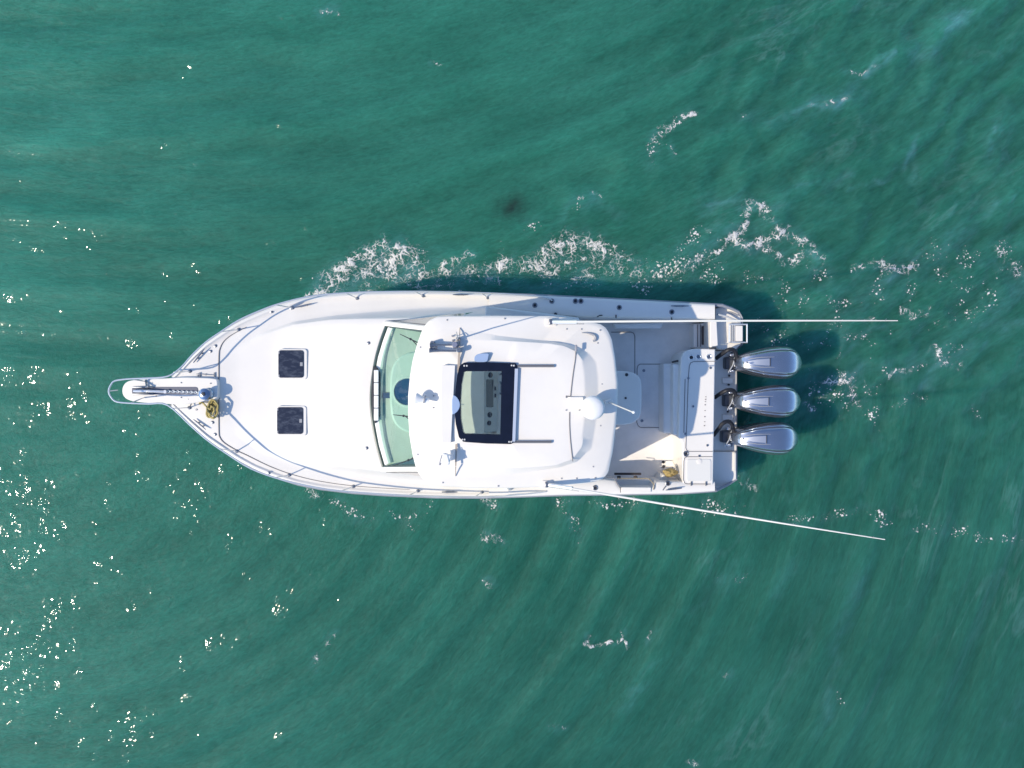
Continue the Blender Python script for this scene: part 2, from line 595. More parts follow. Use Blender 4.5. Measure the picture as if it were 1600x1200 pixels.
AIR = [  # trails of pale aerated water: photo pixels, width px, strength
    ([(1230, 190), (1290, 165), (1340, 140)], 12, 0.5),
    ([(1430, 90), (1470, 55), (1515, 28)], 12, 0.5),
    ([(1262, 176), (1300, 163), (1338, 143)], 5, 0.75), ([(1435, 78), (1468, 52), (1512, 28)], 5, 0.7), ([(1345, 120), (1368, 104), (1395, 92)], 5, 0.7),
    ([(1405, 262), (1424, 240), (1427, 225)], 4, 0.5), ([(1330, 298), (1360, 280), (1385, 272)], 4, 0.45), ([(1540, 240), (1549, 205), (1552, 195)], 4, 0.5),
    ([(1215, 322), (1232, 308), (1258, 296)], 4, 0.55), ([(1100, 322), (1120, 316), (1142, 312)], 5, 0.5), ([(1385, 440), (1410, 420), (1440, 392)], 6, 0.5), ([(1500, 360), (1530, 335), (1580, 310)], 6, 0.4),
    ([(1540, 540), (1560, 520), (1600, 500)], 7, 0.45), ([(1450, 600), (1480, 560), (1505, 545)], 7, 0.5), ([(1300, 560), (1340, 530), (1390, 500), (1430, 470)], 5, 0.35),
    ([(1180, 190), (1240, 192)], 22, 0.14),
    ([(1290, 520), (1370, 450), (1440, 400), (1500, 360)], 22, 0.22),
    ([(1380, 580), (1470, 560), (1540, 500), (1600, 440)], 22, 0.24),
    ([(1210, 610), (1290, 590), (1340, 580)], 16, 0.30),
    ([(1100, 320), (1150, 310)], 16, 0.25),
    ([(1210, 320), (1250, 300), (1330, 280)], 9, 0.25),
    ([(520, 450), (600, 420), (660, 430), (720, 430)], 26, 0.35),
    ([(700, 445), (860, 440), (1000, 440), (1100, 430)], 18, 0.22),
    ([(1060, 415), (1150, 380), (1230, 380), (1280, 430)], 26, 0.22),
    ([(1280, 1140), (1300, 1060), (1320, 980), (1350, 900)], 12, 0.22),
    ([(970, 1110), (1000, 1070), (1020, 1040)], 10, 0.28),
    ([(1080, 960), (1120, 910), (1150, 880)], 12, 0.14),
    ([(1210, 930), (1240, 880)], 10, 0.16),
    ([(1570, 1130), (1600, 1090)], 14, 0.2),
    ([(1540, 250), (1550, 200), (1570, 160)], 10, 0.2),
    ([(1420, 290), (1425, 250)], 8, 0.2),
    ([(880, 350), (930, 310), (960, 340)], 14, 0.20),
    ([(490, 20), (520, 6)], 8, 0.2),
]

STROKES = [  # photo pixels, half width px, density, speckle
    ([(505, 455), (522, 432), (548, 412), (575, 398), (602, 386)], 15, 1.05, 0),
    ([(525, 445), (555, 425), (595, 406), (630, 402), (658, 425)], 25, 0.98, 0),
    ([(600, 384), (630, 392), (652, 405), (660, 418)], 11, 1.0, 0),
    ([(600, 430), (640, 432), (690, 428), (730, 424)], 11, 0.75, 0),
    ([(690, 420), (712, 408), (735, 400)], 8, 0.8, 0),
    ([(486, 462), (500, 458), (520, 456)], 8, 0.7, 0),
    ([(560, 455), (620, 450), (700, 448)], 10, 0.4, 0),
    ([(755, 425), (790, 415), (830, 408), (870, 400)], 17, 0.66, 0),
    ([(820, 412), (850, 420), (890, 425), (920, 430)], 13, 0.82, 0),
    ([(850, 398), (890, 378), (920, 380), (960, 402), (1000, 425)], 19, 0.8, 0),
    ([(870, 405), (920, 405), (970, 420)], 16, 0.72, 0),
    ([(930, 425), (990, 425), (1030, 438)], 13, 0.5, 0),
    ([(720, 448), (850, 445), (1000, 446), (1060, 440)], 12, 0.36, 1),
    ([(1010, 440), (1060, 415), (1100, 400), (1130, 385)], 18, 0.66, 1),
    ([(1060, 425), (1100, 402), (1125, 392)], 10, 0.6, 0),
    ([(1118, 392), (1140, 370), (1165, 352), (1160, 335), (1172, 322), (1188, 330), (1200, 345)], 9, 1.0, 0),
    ([(1150, 380), (1170, 388), (1195, 378), (1215, 362), (1200, 345)], 10, 0.98, 0),
    ([(1215, 362), (1240, 370), (1262, 388), (1280, 410)], 9, 0.8, 0),
    ([(1195, 385), (1215, 400), (1232, 412), (1250, 400)], 10, 0.6, 0),
    ([(1040, 395), (1090, 375), (1120, 360)], 16, 0.38, 1),
    ([(1270, 420), (1295, 445), (1270, 470), (1200, 470)], 16, 0.36, 1),
    ([(1020, 215), (1040, 205), (1062, 188), (1080, 178)], 7, 0.75, 0),
    ([(1016, 258), (1022, 225), (1035, 212)], 9, 0.42, 1),
    ([(1045, 232), (1056, 243)], 3, 0.75, 0),
    ([(1160, 185), (1175, 190)], 6, 0.42, 1), ([(1320, 112), (1340, 120), (1365, 105)], 4, 0.6, 0), ([(1258, 174), (1300, 165), (1330, 150)], 5, 0.5, 0),
    ([(1340, 425), (1352, 412), (1372, 416), (1400, 420), (1425, 422)], 9, 0.72, 0),
    ([(1300, 460), (1330, 445), (1360, 440)], 13, 0.4, 1),
    ([(1440, 400), (1480, 420), (1540, 410), (1580, 400)], 26, 0.40, 1),
    ([(1560, 395), (1580, 410), (1590, 430)], 10, 0.62, 0),
    ([(1410, 490), (1430, 495), (1447, 487)], 6, 0.7, 0),
    ([(1490, 470), (1530, 450), (1590, 440)], 20, 0.33, 1),
    ([(1290, 600), (1310, 594), (1330, 592)], 10, 0.86, 0),
    ([(1322, 592), (1330, 612), (1340, 635)], 8, 0.86, 0),
    ([(1280, 600), (1300, 620), (1330, 640)], 24, 0.42, 1),
    ([(1345, 600), (1360, 620), (1365, 650), (1380, 685)], 14, 0.42, 1),
    ([(1340, 575), (1370, 590)], 16, 0.36, 1),
    ([(1385, 588), (1400, 578), (1415, 576)], 6, 0.75, 0),
    ([(1455, 545), (1470, 565), (1495, 572)], 8, 0.75, 0), ([(1480, 550), (1500, 545)], 14, 0.38, 1), ([(1520, 635), (1528, 650)], 6, 0.5, 1),
    ([(1308, 560), (1311, 552)], 4, 0.7, 0),
    ([(1262, 615), (1290, 604), (1320, 596), (1370, 588), (1420, 575), (1480, 560)], 10, 0.5, 1),
    ([(1330, 640), (1370, 640), (1430, 620)], 16, 0.34, 1), ([(1200, 530), (1260, 535), (1320, 530), (1400, 520)], 14, 0.36, 1),
    ([(1290, 470), (1340, 470), (1400, 455), (1460, 440)], 18, 0.36, 1), ([(1420, 520), (1480, 500), (1560, 480)], 16, 0.34, 1),
    ([(1060, 440), (1130, 430), (1200, 440), (1260, 450)], 15, 0.42, 1), ([(640, 440), (700, 440), (780, 436)], 10, 0.6, 0),
    ([(1258, 630), (1264, 638)], 7, 0.75, 0),
    ([(1180, 512), (1240, 520), (1300, 505)], 15, 0.40, 1),
    ([(1340, 502), (1370, 504)], 4, 0.7, 0),
    ([(1410, 485), (1425, 490), (1448, 484)], 4, 0.7, 0),
    ([(1150, 740), (1165, 752), (1175, 760)], 9, 0.6, 0),
    ([(1100, 785), (1130, 795), (1150, 790)], 13, 0.55, 1),
    ([(485, 768), (498, 775)], 6, 0.75, 0), ([(520, 785), (560, 805), (585, 812)], 8, 0.55, 1), ([(600, 800), (640, 815), (670, 790)], 12, 0.36, 1),
    ([(870, 780), (880, 800), (900, 820), (905, 840)], 10, 0.55, 1),
    ([(880, 780), (930, 785), (970, 790)], 8, 0.55, 1),
    ([(760, 838), (780, 845)], 7, 0.7, 0), ([(750, 780), (770, 790)], 7, 0.7, 0),
    ([(990, 785), (1040, 795), (1100, 805)], 9, 0.40, 1),
    ([(1110, 780), (1125, 800), (1150, 800)], 12, 0.55, 1),
    ([(1200, 815), (1240, 810), (1290, 805), (1330, 800)], 9, 0.48, 1), ([(1340, 795), (1365, 800), (1380, 820)], 10, 0.48, 1),
    ([(1420, 830), (1450, 825), (1480, 835), (1510, 825), (1530, 845), (1600, 838)], 8, 0.46, 1),
    ([(920, 1000), (925, 1008), (950, 1010), (972, 1002), (982, 1008)], 4, 0.95, 0), ([(920, 992), (923, 1005)], 3, 0.9, 0), ([(972, 980), (972, 1000)], 2.5, 0.8, 0),
    ([(1012, 996), (1014, 985)], 4, 0.8, 0), ([(760, 912), (772, 920)], 6, 0.8, 0), ([(862, 1136), (880, 1140)], 6, 0.7, 0), ([(1132, 1060), (1138, 1052)], 4, 0.7, 0), ([(1305, 1080), (1315, 1100)], 10, 0.4, 1), ([(1130, 905), (1170, 900)], 10, 0.36, 1),
    ([(512, 1002), (522, 996)], 6, 0.7, 0), ([(490, 1040), (492, 1025)], 6, 0.6, 0),
    ([(905, 310), (920, 303), (935, 308)], 4, 0.7, 0), ([(885, 340), (900, 320)], 8, 0.4, 1), ([(790, 390), (830, 360)], 14, 0.3, 1),
    ([(1075, 1190), (1090, 1194)], 5, 0.7, 0), ([(500, 14), (525, 20)], 4, 0.6, 0), ([(675, 96), (688, 103)], 3, 0.6, 0),
]

GUSTS = [  # patches of steeper ripples: photo pixels, radii px, strength
    (45, 1040, 50, 70, .78), (28, 1085, 30, 25, .7), (68, 1005, 25, 30, .9), (15, 1060, 25, 30, .7), (62, 800, 22, 60, .85), (25, 770, 20, 50, .8), (160, 880, 20, 40, .75), (300, 790, 40, 40, .8), (370, 730, 30, 30, .85),
    (95, 950, 30, 25, .9), (220, 1140, 50, 30, .9), (350, 1010, 40, 40, .7), (120, 640, 30, 30, .7), (20, 590, 25, 40, .7), (210, 670, 30, 30, .7), (300, 430, 30, 40, .75), (130, 380, 40, 25, .6),
    (60, 40, 50, 25, .7), (430, 930, 20, 20, .7), (290, 1080, 15, 20, .8), (110, 1010, 20, 20, .8), (505, 1010, 25, 25, .75), (40, 870, 25, 25, .8), (340, 650, 15, 15, .6), (420, 960, 40, 60, .6),
]

def water():
    step = 0.034
    ax = list(np.arange(-11.9, 11.9 + step, step))
    ay = list(np.arange(-9.0, 9.0 + step, step))
    def ext(a):
        d, v = step, a[-1]
        up, dn = [], []
        lo = a[0]
        while v < 4000:
            d *= 1.22
            v += d
            lo -= d
            up.append(v)
            dn.append(lo)
        return np.array(dn[::-1] + a + up)
    xs, ys = ext(ax), ext(ay)
    X, Y = np.meshgrid(xs, ys)
    Z = np.zeros_like(X)
    inner = (np.abs(X) < 40) & (np.abs(Y) < 40)
    Z[inner] = wave(X[inner], Y[inner])
    Z *= np_sstep(38, 16, np.hypot(X, Y))
    nx, ny = len(xs), len(ys)
    me = bpy.data.meshes.new('water')
    co = np.stack([X, Y, Z], -1).reshape(-1, 3).astype(np.float32)
    i = np.arange(nx * ny).reshape(ny, nx)
    quads = np.stack([i[:-1, :-1], i[:-1, 1:], i[1:, 1:], i[1:, :-1]], -1).reshape(-1, 4)
    me.vertices.add(len(co))
    me.vertices.foreach_set('co', co.ravel())
    me.loops.add(quads.size)
    me.loops.foreach_set('vertex_index', quads.ravel().astype(np.int32))
    me.polygons.add(len(quads))
    me.polygons.foreach_set('loop_start', np.arange(0, quads.size, 4, dtype=np.int32))
    me.polygons.foreach_set('use_smooth', np.ones(len(quads), bool))
    me.update(calc_edges=True)
    air = np.zeros(X.shape)
    near = (np.abs(X) < 12) & (np.abs(Y) < 9)
    x, y = X[near], Y[near]
    dx, dy = 0.22 * fbm(x * 1.2, y * 1.2, 3, 51), 0.22 * fbm(x * 1.2, y * 1.2, 3, 52)
    a = np.zeros(x.shape)
    tex = 0.55 + 1.1 * fbm(x * 1.6 + y * 1.2, y * 3.2 - x * 2.2, 4, 55, 0.6)
    for pts, w, s in AIR:
        a = np.maximum(a, s * np.exp(-(seg_dist(x + dx, y + dy, W(pts)) / (w / S0)) ** 2))
    # faint streaks everywhere
    a = a * np.clip(tex, 0, 1.4)
    st = fbm(x * 1.1 + 0.9 * y, y * 2.6 - x * 1.9, 4, 57, 0.6)
    a = a + 0.05 * np_sstep(0.22, 0.75, st) * np_sstep(-2, 6, x)
    air[near] = np.clip(a * 0.75, 0, 0.8)
    # milky halo of fine bubbles under the foam
    hal = np.zeros(x.shape)
    for pts, w, s, sp in STROKES:
        q = W(pts)
        rr = 3.0 * w / S0 + 0.25
        bb = (x > min(p[0] for p in q) - rr) & (x < max(p[0] for p in q) + rr) & (y > min(p[1] for p in q) - rr) & (y < max(p[1] for p in q) + rr)
        if bb.any():
            hal[bb] = np.maximum(hal[bb], s * np.exp(-(seg_dist(x[bb] + dx[bb], y[bb] + dy[bb], q) / (1.3 * w / S0)) ** 2))
    hal *= np.clip(0.5 + 1.2 * fbm(x * 3.5, y * 3.5, 4, 81, 0.6), 0, 1.3)
    air[near] = np.clip(air[near] + 0.26 * hal, 0, 0.8)
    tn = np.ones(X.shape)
    tone_drift = np.clip((-0.75 * x + 0.5 * y) / 12 + 0.4 * fbm(x * .09, y * .09, 3, 120), -1, 1)  # water tone rises towards the upper left, falls towards the right
    tn[near] = 1 + 0.27 * tone_drift
    lie = np_sstep(2.2, -1.8, Y + 1.2 * fbm(X * .2, Y * .2, 2, 110))
    thread = np.zeros(X.shape)
    thread[near] = 0.20 * np.maximum(np_sstep(-1.5, 5.0, x) * np_sstep(-1.5, -4.5, y), np_sstep(2.0, 6.5, x))
    gust = np.full(X.shape, 0.2)
    gg = 0.10 + 0.22 * np_sstep(0.05, 0.5, fbm(x * 0.6, y * 0.6, 3, 101))
    for px_, py_, rx_, ry_, k_ in GUSTS:
        cx_, cy_ = W([(px_, py_)])[0]
        gg = np.maximum(gg, k_ * np.exp(-(((x - cx_ + dx) / (rx_ / S0)) ** 2 + ((y - cy_ + dy) / (ry_ / S0)) ** 2)))
    rg = random.Random(12)
    for _ in range(200):
        px_, py_ = 520 * rg.random() ** 1.5, rg.uniform(0, 1200)
        r_ = rg.uniform(6, 14)
        cx_, cy_ = W([(px_, py_)])[0]
        k_ = rg.uniform(.6, .95) + px_ / 900 + max(0, 500 - py_) / 1400
        bb = (np.abs(x - cx_) < .7) & (np.abs(y - cy_) < .7)
        gg[bb] = np.maximum(gg[bb], k_ * np.exp(-((x[bb] - cx_) ** 2 + (y[bb] - cy_) ** 2) / (r_ / S0) ** 2))
    gust[near] = gg
    weed = np.zeros(X.shape)
    wx, wy = W([(800, 322)])[0]
    weed[near] = 1.0 * np.exp(-(((x - wx) / 0.26) ** 2 + ((y - wy) / 0.24) ** 2) ** 0.8) * np.clip(0.8 + 0.9 * fbm(x * 3, y * 3, 3, 58), 0, 1.2)
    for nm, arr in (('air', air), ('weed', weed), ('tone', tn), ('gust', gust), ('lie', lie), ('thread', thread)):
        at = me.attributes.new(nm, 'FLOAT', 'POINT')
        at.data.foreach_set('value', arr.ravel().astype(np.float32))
    for nm, ff in (('flow_a', flow_a), ('flow_b', flow_b)):
        at = me.attributes.new(nm, 'FLOAT_VECTOR', 'POINT')
        al, ac = ff(X, Y)
        at.data.foreach_set('vector', np.stack([al, ac, np.zeros_like(al)], -1).astype(np.float32).ravel())
    me.materials.append(water_material())
    o = bpy.data.objects.new('water', me)
    COL.objects.link(o)
    o['kind'] = 'structure'
    o['label'] = 'teal green rippled sea water'
    return o
water()

# ------------------------------------------------------------------ the boat: shared outlines (photo pixels)
TOP = [(262, 611), (263, 600), (268, 589), (283, 575), (300, 556), (322, 536), (345, 520), (372, 503), (400, 490), (430, 478), (465, 468),
       (500, 462), (550, 458), (600, 456.5), (660, 456), (720, 457), (770, 459), (830, 461), (900, 464.5), (960, 467.5),
       (1020, 470.5), (1090, 474.5), (1130, 476.5)]
BOT = [(262, 611), (263, 622), (266, 633), (283, 650), (298, 664), (322, 685), (348, 703), (372, 719), (400, 734), (430, 746), (465, 757),
       (500, 764), (550, 770), (600, 773.5), (680, 777), (752, 777.5), (820, 775.5), (887, 773), (960, 772.5), (1063, 771), (1120, 767)]
SHEER = [(262, 2.0), (450, 1.82), (650, 1.62), (850, 1.47), (1130, 1.36)]
def yT(x): return lerp_tab(TOP[2:], x)
def yB(x): return lerp_tab(BOT[2:], x)
def zs(x): return lerp_tab(SHEER, x)
FOOT_T = [(268, 589), (345, 556), (409, 519), (458, 502), (517, 493), (563, 488), (620, 483), (680, 479), (770, 478)]
RISE_T = [(268, 600), (345, 565), (409, 525), (458, 508), (517, 500), (563, 499), (620, 499), (680, 498), (770, 498)]
FOOT_B = [(268, 633), (345, 668), (409, 710), (458, 726), (517, 738), (563, 744), (620, 750), (680, 754), (770, 756)]
RISE_B = [(268, 622), (345, 655), (409, 698), (458, 714), (517, 725), (563, 731), (620, 737), (680, 741), (770, 743)]
TRUNK = [(268, 0), (370, 0.0), (430, 0.06), (500, 0.20), (560, 0.33), (620, 0.43), (700, 0.48), (770, 0.48)]
def dz(x, y):
    """height of the foredeck and trunk under a photo pixel"""
    t, b = yT(x), yB(x)
    z = zs(x)
    e = min(y - t, b - y)
    z += 0.035 * sstep(0.5, 2.5, e) * (1 - sstep(4.5, 8, e))
    a = sstep(lerp_tab(FOOT_T, x), lerp_tab(RISE_T, x), y)
    c = 1 - sstep(lerp_tab(RISE_B, x), lerp_tab(FOOT_B, x), y)
    k = min(a, c)
    u = (y - t) / (b - t)
    z += lerp_tab(TRUNK, x) * k + 0.07 * 4 * u * (1 - u)
    return z
def D(px, py, up=0.0):
    z = dz(px, py) + up
    return P(px, py, z)

boat = bpy.data.objects.new('motor_boat', None)
COL.objects.link(boat)
boat['label'] = 'white sport fishing boat with hardtop, bow pulpit and three silver outboard motors'
boat['category'] = 'boat'

# ---- hull shell
def hull():
    out = []
    for x, y in TOP[:-1]:
        out.append((x, y, zs(x)))
    stern = [(1130, 476.5, 1.36), (1145, 482, 1.25), (1155, 487, 1.14), (1160, 496, 1.08), (1160, 538, 1.0),
             (1151, 546, 0.86), (1151, 620, 0.84), (1151, 705, 0.84), (1151, 750, 0.88), (1138, 758, 1.0), (1120, 767, 1.34)]
    out += stern
    for x, y in BOT[::-1][1:-1]:
        out.append((x, y, zs(x)))
    top, mid, chi, low = [], [], [], []
    for x, y, z in out:
        X, Y, Z = P(x, y, z)
        ax = P(x, 611 + (x - 262) * 0.0105, z)[1]
        bow = 1 - sstep(262, 620, x)
        st = sstep(1000, 1120, x)
        k1 = 0.97 - 0.22 * bow + 0.02 * st
        k2 = 0.91 - 0.44 * bow + 0.04 * st
        d = 1.5 * bow * (1 - abs(Y - ax) / 2.4)
        top.append((X, Y, Z))
        mid.append((X + 0.45 * d, ax + (Y - ax) * k1, Z * 0.55))
        chi.append((X + 0.8 * d, ax + (Y - ax) * k2, 0.12))
        low.append((X + d, ax + (Y - ax) * k2 * 0.9, -0.45))
    m = MB()
    m.rings([low, chi, mid, top])
    h = m.build('hull', M['hullpaint'], boat, ang=50)
    r = MB()
    r.tube([(a, b, c - 0.05) for a, b, c in top], 0.032, 6, closed=True)
    r.build('rub_rail', M['rubrail'], h)
    return h
hull()

# ---- foredeck with the cabin trunk
def foredeck():
    xs = [268, 276, 286] + list(range(296, 770, 9)) + [766]
    rows = []
    for x in xs:
        t, b = yT(x), yB(x)
        ft, rt, rb, fb = [lerp_tab(q, x) for q in (FOOT_T, RISE_T, RISE_B, FOOT_B)]
        ft, rt = max(ft, t + 9), max(rt, t + 11)
        fb, rb = min(fb, b - 9), min(rb, b - 11)
        ys = [t, t + 1.2, t + 2.5, t + 4.5, t + 6.2, t + 8]
        ys += list(np.linspace(t + 8.5, ft, 4))[1:] + list(np.linspace(ft, rt, 9))[1:] + list(np.linspace(rt, rb, 22))[1:]
        ys += list(np.linspace(rb, fb, 9))[1:] + list(np.linspace(fb, b - 8.5, 4))[1:]
        ys += [b - 8, b - 6.2, b - 4.5, b - 2.5, b - 1.2, b]
        ys = sorted(ys)
        rows.append([P(x, y, dz(x, y)) for y in ys])
    last = rows[-1]
    rows.append([(p[0] + 0.01, p[1], 0.9) for p in last])
    o = MB().grid(rows).build('foredeck', M['gel'], boat, ang=60)
    # moulded seam across the deck that runs back along both side decks
    line = [(640, 765), (560, 760), (500, 752), (455, 741), (420, 728), (385, 711), (372, 705), (352, 693), (344, 684), (342, 672), (342, 620),
            (342, 560), (344, 544), (351, 532), (364, 522), (385, 511)]
    MB().tube([D(a, b, 0.004) for a, b in catmull_px(line, 4)], [0.004, 0.006, .007, .009, .011, .012, .012, .012, .011, .009, 0.005], 5).build('deck_seam', M['seam'], o)
    # nonskid panels let into the side decks
    return o
def catmull_px(pts, k):
    return [(v.x, v.y) for v in catmull([(a, b, 0) for a, b in pts], k)]
fd = foredeck()

# ---- small fittings
def disc(name, px, py, r, mat_, parent, z=None, h=0.012, rim=False):
    zz = dz(px, py) if z is None else z
    c = P(px, py, zz)
    m = MB()
    if rim:
        m.lathe(c, [(r, -0.01), (r, h * 0.7), (r * 0.85, h), (r * 0.62, h), (r * 0.58, h * 0.3)], 18)
    else:
        m.lathe(c, [(r, -0.01), (r, h * 0.7), (r * 0.8, h)], 12)
    return m.build(name, mat_, parent)

def cleat(px, py, ang, z=None, s=1.0, parent=boat):
    zz = dz(px, py) if z is None else z
    c = Vector(P(px, py, zz))
    d = Vector((math.cos(ang), math.sin(ang), 0))
    m = MB()
    for k in (-1, 1):
        m.tube([c + d * 0.055 * k * s - Vector((0, 0, .01)), c + d * 0.045 * k * s + Vector((0, 0, 0.05))], 0.014 * s, 8)
    m.tube([c + d * -0.15 * s + Vector((0, 0, 0.06)), c + d * -0.06 * s + Vector((0, 0, 0.05)), c + d * 0.06 * s + Vector((0, 0, 0.05)),
            c + d * 0.15 * s + Vector((0, 0, 0.06))], [0.008, 0.016, 0.016, 0.008], 8)
    return m.build('cleat', M['dullsteel'], parent)
cleat(314, 663, math.radians(-40))
cleat(313, 556, math.radians(52), s=1.1)
cleat(475, 478, math.radians(14), s=1.1)
cleat(703, 768, math.radians(0), z=1.60)
cleat(720, 461, math.radians(0), z=1.6)
for px, py in ((336.7, 540.6), (329, 549), (332, 660), (336, 678.6), (576, 536), (573, 700), (420, 739), (424, 487), (455, 481.5)):
    disc('deck_fitting', px, py, 0.03, M['dullsteel'], fd)
for px, py in ((307, 640), (322, 585), (309, 587)):
    disc('deck_fitting', px, py, 0.018, M['dullsteel'], fd)
m = MB()
m.tube([D(243 + 64, 584, 0.02), D(334, 586, 0.02)], 0.006, 5)
m.build('hinge_strip', M['grayplas'], fd)
for a in (312, 335):
    m = MB(); m.tube([D(a, 582, 0.015), D(a, 589, 0.015)], 0.012, 6); m.build('hinge', M['dullsteel'], fd)

# ---- bow pulpit
def pulpit():
    o = [(190.5, 611), (191.5, 604), (196, 597.5), (204, 594), (227, 592), (262, 591), (285, 589), (337, 591), (340, 595), (340, 622), (336, 626), (318, 627), (285, 633),
         (262, 631), (232, 630), (206, 627), (197, 623.5), (192, 618)]
    top = PP(chaikin(o, 2), 2.10)
    p = MB().prism(top, 1.97).build('bow_pulpit', M['gel'], boat, bevel=0.02, seg=3)
    ch = PP(rrect(206, 604.5, 309, 616.5, 4), 2.108)
    MB().prism(ch, 2.03).build('anchor_slot', M['channel'], p, bevel=0.004)
    for px, py in ((283, 598), (329, 599), (283, 621), (244, 619)):
        c = P(px, py, 2.104)
        MB().lathe(c, [(0.012, -.01), (0.012, .006), (.008, .01)], 10).build('screw', M['dullsteel'], p)
    # anchor roller cheeks
    for dy in (605.2, 615.8):
        MB().tube([P(206, dy, 2.12), P(222, dy, 2.16), P(240, dy, 2.12)], 0.014, 6).build('roller_cheek', M['dullsteel'], p)
    m = MB()
    m.tube([P(227.5, 594, 2.1), P(229, 604, 2.18), P(232, 604.5, 2.18)], 0.016, 6)
    m.build('anchor_keeper', M['dullsteel'], p)
    return p
pulpit()

# anchor: lies in the pulpit slot, a thing of its own
anc = bpy.data.objects.new('anchor', None)
COL.objects.link(anc)
ac = P(222, 611, 2.11)
anc.location = ac
anc['label'] = 'steel anchor lying in the slot of the bow pulpit'
anc['category'] = 'anchor'
def rel(p, o):
    return (p[0] - o[0], p[1] - o[1], p[2] - o[2])
m = MB(); m.tube([rel(P(a, b, z), ac) for a, b, z in ((209, 611, 2.15), (232, 611, 2.19), (258, 612, 2.16))], [0.022, 0.026, 0.02], 8)
m.build('shank', M['steel'], anc)
for s in (-1, 1):
    m = MB()
    v = [rel(P(207, 611, 2.15), ac), rel(P(216, 611 + s * 5.2, 2.125), ac), rel(P(231, 611 + s * 3.5, 2.125), ac), rel(P(226, 611, 2.15), ac)]
    m.add(v + [(a, b, c - 0.02) for a, b, c in v], [(0, 1, 2, 3), (7, 6, 5, 4), (0, 4, 5, 1), (1, 5, 6, 2), (2, 6, 7, 3), (3, 7, 4, 0)])
    m.build('fluke', M['dullsteel'], anc)
m = MB(); m.lathe(rel(P(259, 612, 2.14), ac), [(0.03, 0), (0.035, .02), (.03, .04)], 12); m.build('shackle', M['steel'], anc)
# chain from anchor to windlass
m = MB()
x = 260.0
k = 0
while x < 314:
    c = Vector(P(x, 611.5 + (x - 260) * 0.035, 2.135))
    if k % 2:
        m.tube([c + Vector((0.032 * math.cos(a), 0.018 * math.sin(a), 0)) for a in np.linspace(0, 2 * math.pi, 9)[:-1]], 0.008, 5, closed=True)
    else:
        m.tube([c + Vector((0.032 * math.cos(a), 0.003, 0.016 * math.sin(a))) for a in np.linspace(0, 2 * math.pi, 9)[:-1]], 0.008, 5, closed=True)
    x += 3.5
    k += 1
ch = m.build('anchor_chain', M['steel'])
ch['label'] = 'steel anchor chain running along the pulpit slot to the windlass'
ch['category'] = 'chain'

# windlass
wc = P(325, 615.5, 2.10)
wl = MB().lathe(wc, [(0.11, -0.02), (0.11, 0.02), (0.085, 0.05), (0.08, 0.10), (0.105, 0.13), (0.105, 0.16), (0.07, 0.185), (0.03, 0.19)], 24).build('windlass', mat('windlass blue grey steel', (0.28, 0.36, 0.48), 0.25, metal=0.9), boat)
MB().lathe((wc[0], wc[1], wc[2] + 0.185), [(0.04, 0), (0.04, 0.02), (0.025, .025)], 6).build('drum_nut', M['dark'], wl)
MB().box(P(315, 614, 2.13), (0.10, 0.08, 0.07)).build('chain_pipe', M['steel'], wl, bevel=0.015)
for a, b in (((289, 626), (302, 617)), ((292, 637.5), (299.5, 629))):
    m = MB(); m.tube([D(a[0], a[1], 0.03), D(a[0] + 5, a[1] - 2, 0.06), D(b[0], b[1], .03)], 0.011, 6); m.build('foot_switch', M['dullsteel'], wl)

# yellow rope coil heaped by the windlass
def rope_coil():
    rng = random.Random(4)
    c0 = Vector(P(336, 639, dz(336, 639)))
    pts = []
    for t in range(96):
        a = t * 0.43
        r = 0.075 + 0.05 * math.sin(t * 0.19) + rng.uniform(-.012, .012)
        pts.append(Vector((r * 0.85 * math.cos(a) - 0.03 * math.sin(t * .05), r * 1.35 * math.sin(a), 0.03 + 0.0017 * t + rng.uniform(-.008, .008))))
    tail = [pts[-1] + Vector((-0.10, 0.06, -0.06)), pts[-1] + Vector((-0.22, 0.13, -0.15)), pts[-1] + Vector((-0.27, 0.09, -0.17))]
    m = MB().tube(pts + tail, 0.017, 6, smooth=2)
    o = m.build('rope_coil', M['yellow'])
    o.location = c0
    o['label'] = 'heaped yellow rope lying beside the windlass on the bow'
    o['category'] = 'rope'
rope_coil()

